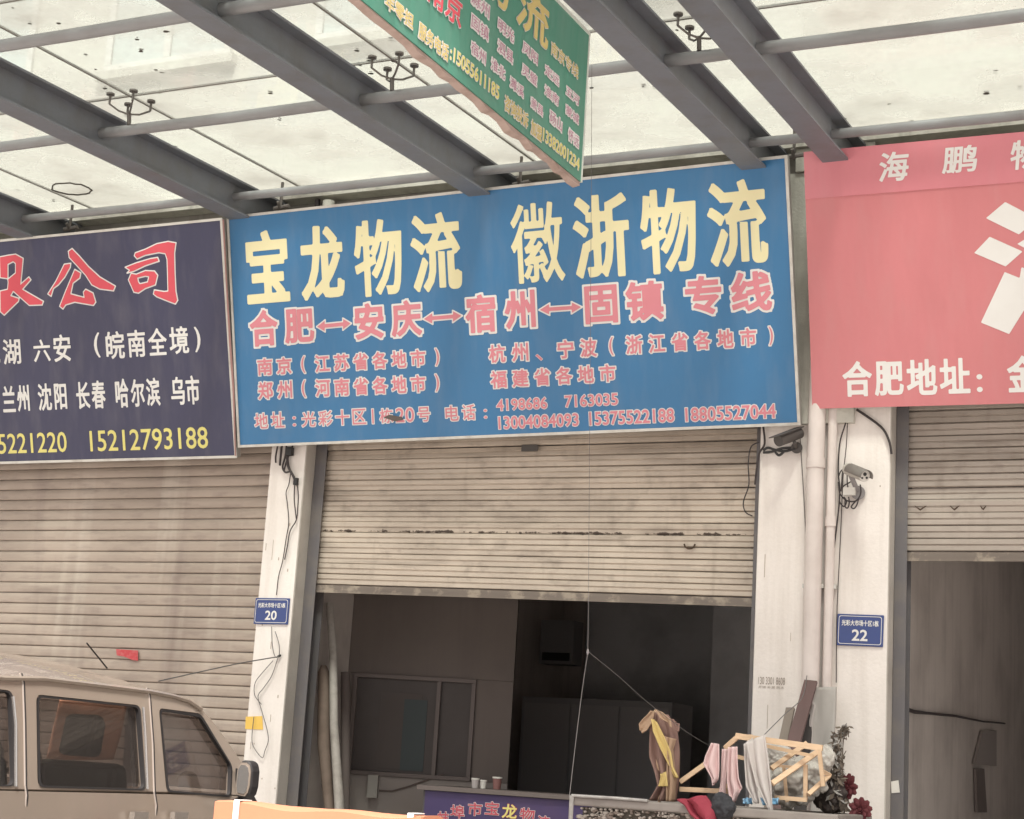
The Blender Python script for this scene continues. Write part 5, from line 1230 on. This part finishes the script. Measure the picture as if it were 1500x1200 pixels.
# plastic bag with odds and ends
M_bag = mat('cloudy_plastic_bag', (.48, .45, .41), .35, dirt=.6, dirt_col=(.28, .25, .22), dscale=10, bump=.6, bscale=18)
for i, (x, y, r, s_) in enumerate(((1158, 1145, .13, (1.1, .7, 1.0)), (1140, 1108, .08, (1, .6, 1)), (1190, 1135, .09, (1, .7, 1.2)), (1208, 1112, .07, (.9, .7, 1)))):
    lump('plastic_bag', x, y, -1.12, r, M_bag, ['large cloudy plastic bag of odds and ends behind the battens', 'small cloudy plastic bag at the upper left of the rack', 'cloudy plastic bag right of the large one', 'topmost cloudy bag near the dried flowers'][i], 'bag', s_, i)
lump('dark_sack', 1218, 1166, -1.0, .085, mat('dark_sack', (.07, .055, .05), .8), 'dark sack slumped at the right end of the trough', 'sack', (1.1, .8, 1.1), 9)
# boards leaning on the pillar behind
def board(name, p, q, w, th, Y0_, Y1_, mt, label):
    a, b = onY(*p, Y0_), onY(*q, Y1_); d = b-a; e = a+d*(a.z/(a.z-b.z))*.985
    o = MB().bar(a, e, w, th, up=(0, 1, 0)).build(name, mt); return tag(o, label, 'board')
M_brown = mat('dark_brown_board', (.13, .075, .07), .55, dirt=.3, dirt_col=(.08, .05, .045), dscale=5)
M_grim = mat('weathered_plank', (.24, .20, .17), .85, dirt=.5, dirt_col=(.13, .1, .08), dscale=9)
board('leaning_board', (1188, 998), (1163, 1088), .075, .02, -.20, -.42, M_brown, 'tall dark brown board leaning on the drainpipe, topmost of the boards')
board('leaning_board', (1158, 1038), (1147, 1088), .05, .02, -.20, -.36, M_grim, 'short weathered plank leaning left of the tall dark brown board')
board('leaning_board', (1182, 1046), (1176, 1130), .07, .015, -.16, -.30, mat('black_board', (.06, .05, .048), .7), 'blackish board tucked behind the tall dark brown board')
fp = empty('curved_sheet', onY(1205, 1150, -.3), 'curved pale grey panel standing against the drainpipe behind the brown board', 'panel')
m = MB(); vs, fs = cloth_sheet([onY(*cf(*p), -.16) for p in ((700, 235), (670, 300), (690, 480), (685, 660), (690, 1500))], [onY(*cf(*p), -.14) for p in ((880, 232), (878, 400), (870, 560), (850, 700), (850, 1500))], nu=12, amp=.012, folds=1, nv=20)
m.add(vs, fs, 0, True); o = m.build('sheet', mat('dirty_pale_sheet', (.46, .43, .40), .6, dirt=.5, dirt_col=(.28, .24, .21), dscale=5), fp); o.modifiers.new('s', 'SOLIDIFY').thickness = .02
m = MB(); m.tube([onY(*cf(*p), -.19) for p in ((705, 240), (672, 290), (712, 370), (690, 480), (690, 660))], .012, 6); m.build('piping', M_whc, fp)
# dried flowers and roses
M_dry = mat('dried_leaves', (.15, .12, .095), .9, dirt=.5, dirt_col=(.08, .06, .05), dscale=30)
M_dry2 = mat('dried_leaves_grey', (.30, .28, .26), .9)
df = empty('dried_bouquet', onY(1228, 1180, -1.0), 'bunch of dried brown flowers drooping at the right end of the trough', 'dried flowers')
rnd = random.Random(21)
spine = [(1226, 1180), (1222, 1150), (1224, 1120), (1228, 1090), (1226, 1072)]
m = MB()
for k in range(9):
    dx = rnd.uniform(-10, 12); top = rnd.choice([(1232, 1066), (1222, 1076), (1238, 1100), (1218, 1100), (1236, 1075)])
    pts = [onY(1224+dx*.2, 1185, -1.0), onY(1224+dx, 1140, -1.0+rnd.uniform(-.05, .05)), onY(top[0]+rnd.uniform(-3, 3), top[1], -1.0+rnd.uniform(-.06, .06))]
    m.tube(pts, .003, 4)
m.tube([onY(1228, 1075, -1), onY(1234, 1064, -1), onY(1241, 1067, -1), onY(1243, 1080, -1)], .003, 4)
m.build('stem', M_dry, df)
m = MB()
for k in range(420):
    t = rnd.random(); cx = 1226+12*math.sin(t*5)*t*.2; cy = 1188-t*112; wd_ = 15*(1-t)+4
    c = onY(cx+rnd.gauss(0, wd_*.55), cy+rnd.uniform(-4, 4), -1.0+rnd.uniform(-.08, .08))
    if rnd.random() < .12: c = onY(1232+rnd.gauss(0, 3)+8*rnd.random(), 1070+rnd.gauss(0, 4), -1)
    a = Vector((rnd.gauss(0, 1), rnd.gauss(0, 1), rnd.gauss(0, 1.3))).normalized(); b_ = a.orthogonal().normalized(); l = rnd.uniform(.012, .03)
    m.add([c-a*l, c+b_*l*.4, c+a*l, c-b_*l*.4], [(0, 1, 2, 3)], rnd.choice((0, 0, 0, 1)))
lf = m.build('leaves', [M_dry, M_dry2], df); lf['kind'] = 'stuff'
M_rose = mat('dark_red_petals', (.11, .024, .028), .8, dirt=.5, dirt_col=(.12, .02, .03), dscale=30)
def rose(px_, py, Y, r, label, seed, squash=1.):
    rnd = random.Random(seed); c = onY(px_, py, Y); t = empty('red_rose', c, label, 'flower', 'dark red roses')
    for ring, (n, rr, tilt) in enumerate(((4, .25, .2), (6, .5, .5), (8, .8, .95), (9, 1.0, 1.3))):
        for k in range(n):
            a = 2*math.pi*(k+ring*.4)/n+rnd.uniform(-.15, .15); m = MB(); vs = []; fs = []
            out = Vector((math.cos(a), 0, math.sin(a)*squash)); side_ = Vector((-math.sin(a), 0, math.cos(a))); nrm = Vector((0, -1, 0))
            for i in range(4):
                for j in range(4):
                    u = i/3-.5; v = j/3; w_ = r*rr*.75*math.sin(math.pi*(.2+.7*v))
                    d = out*(math.sin(tilt)*v*r*rr)+nrm*(math.cos(tilt)*v*r*.6+.10*r*(1-4*u*u))
                    vs.append(c+d+side_*(u*w_)+out*(.12*r*rr))
            for i in range(3):
                for j in range(3): fs.append((i*4+j, i*4+j+1, (i+1)*4+j+1, (i+1)*4+j))
            m.add(vs, fs, 0, True); m.build('petal', M_rose, t)
    cent = MB().tube([c, c+Vector((0, -r*.5, 0))], [r*.3, r*.15], 8).build('heart', M_rose, t)
    MB().tube([c+Vector((0, .01, 0)), c+Vector((-.04, .05, -.2)), Vector((c.x-.08, c.y+.1, 1.27 if Y > -1.5 else 1.2))], .005, 5).build('stem', M_dry, t)
rose(1242, 1152, -1.0, .052, 'upper dark red rose beside the dried bouquet', 1, 1.2)
rose(1261, 1186, -1.1, .058, 'lower rounder dark red rose at the bottom of the wide pillar', 2)

bpy.context.view_layer.update()
print('objects', len(bpy.data.objects), 'tris', sum(len(o.data.polygons)*2 for o in bpy.data.objects if o.type == 'MESH'))
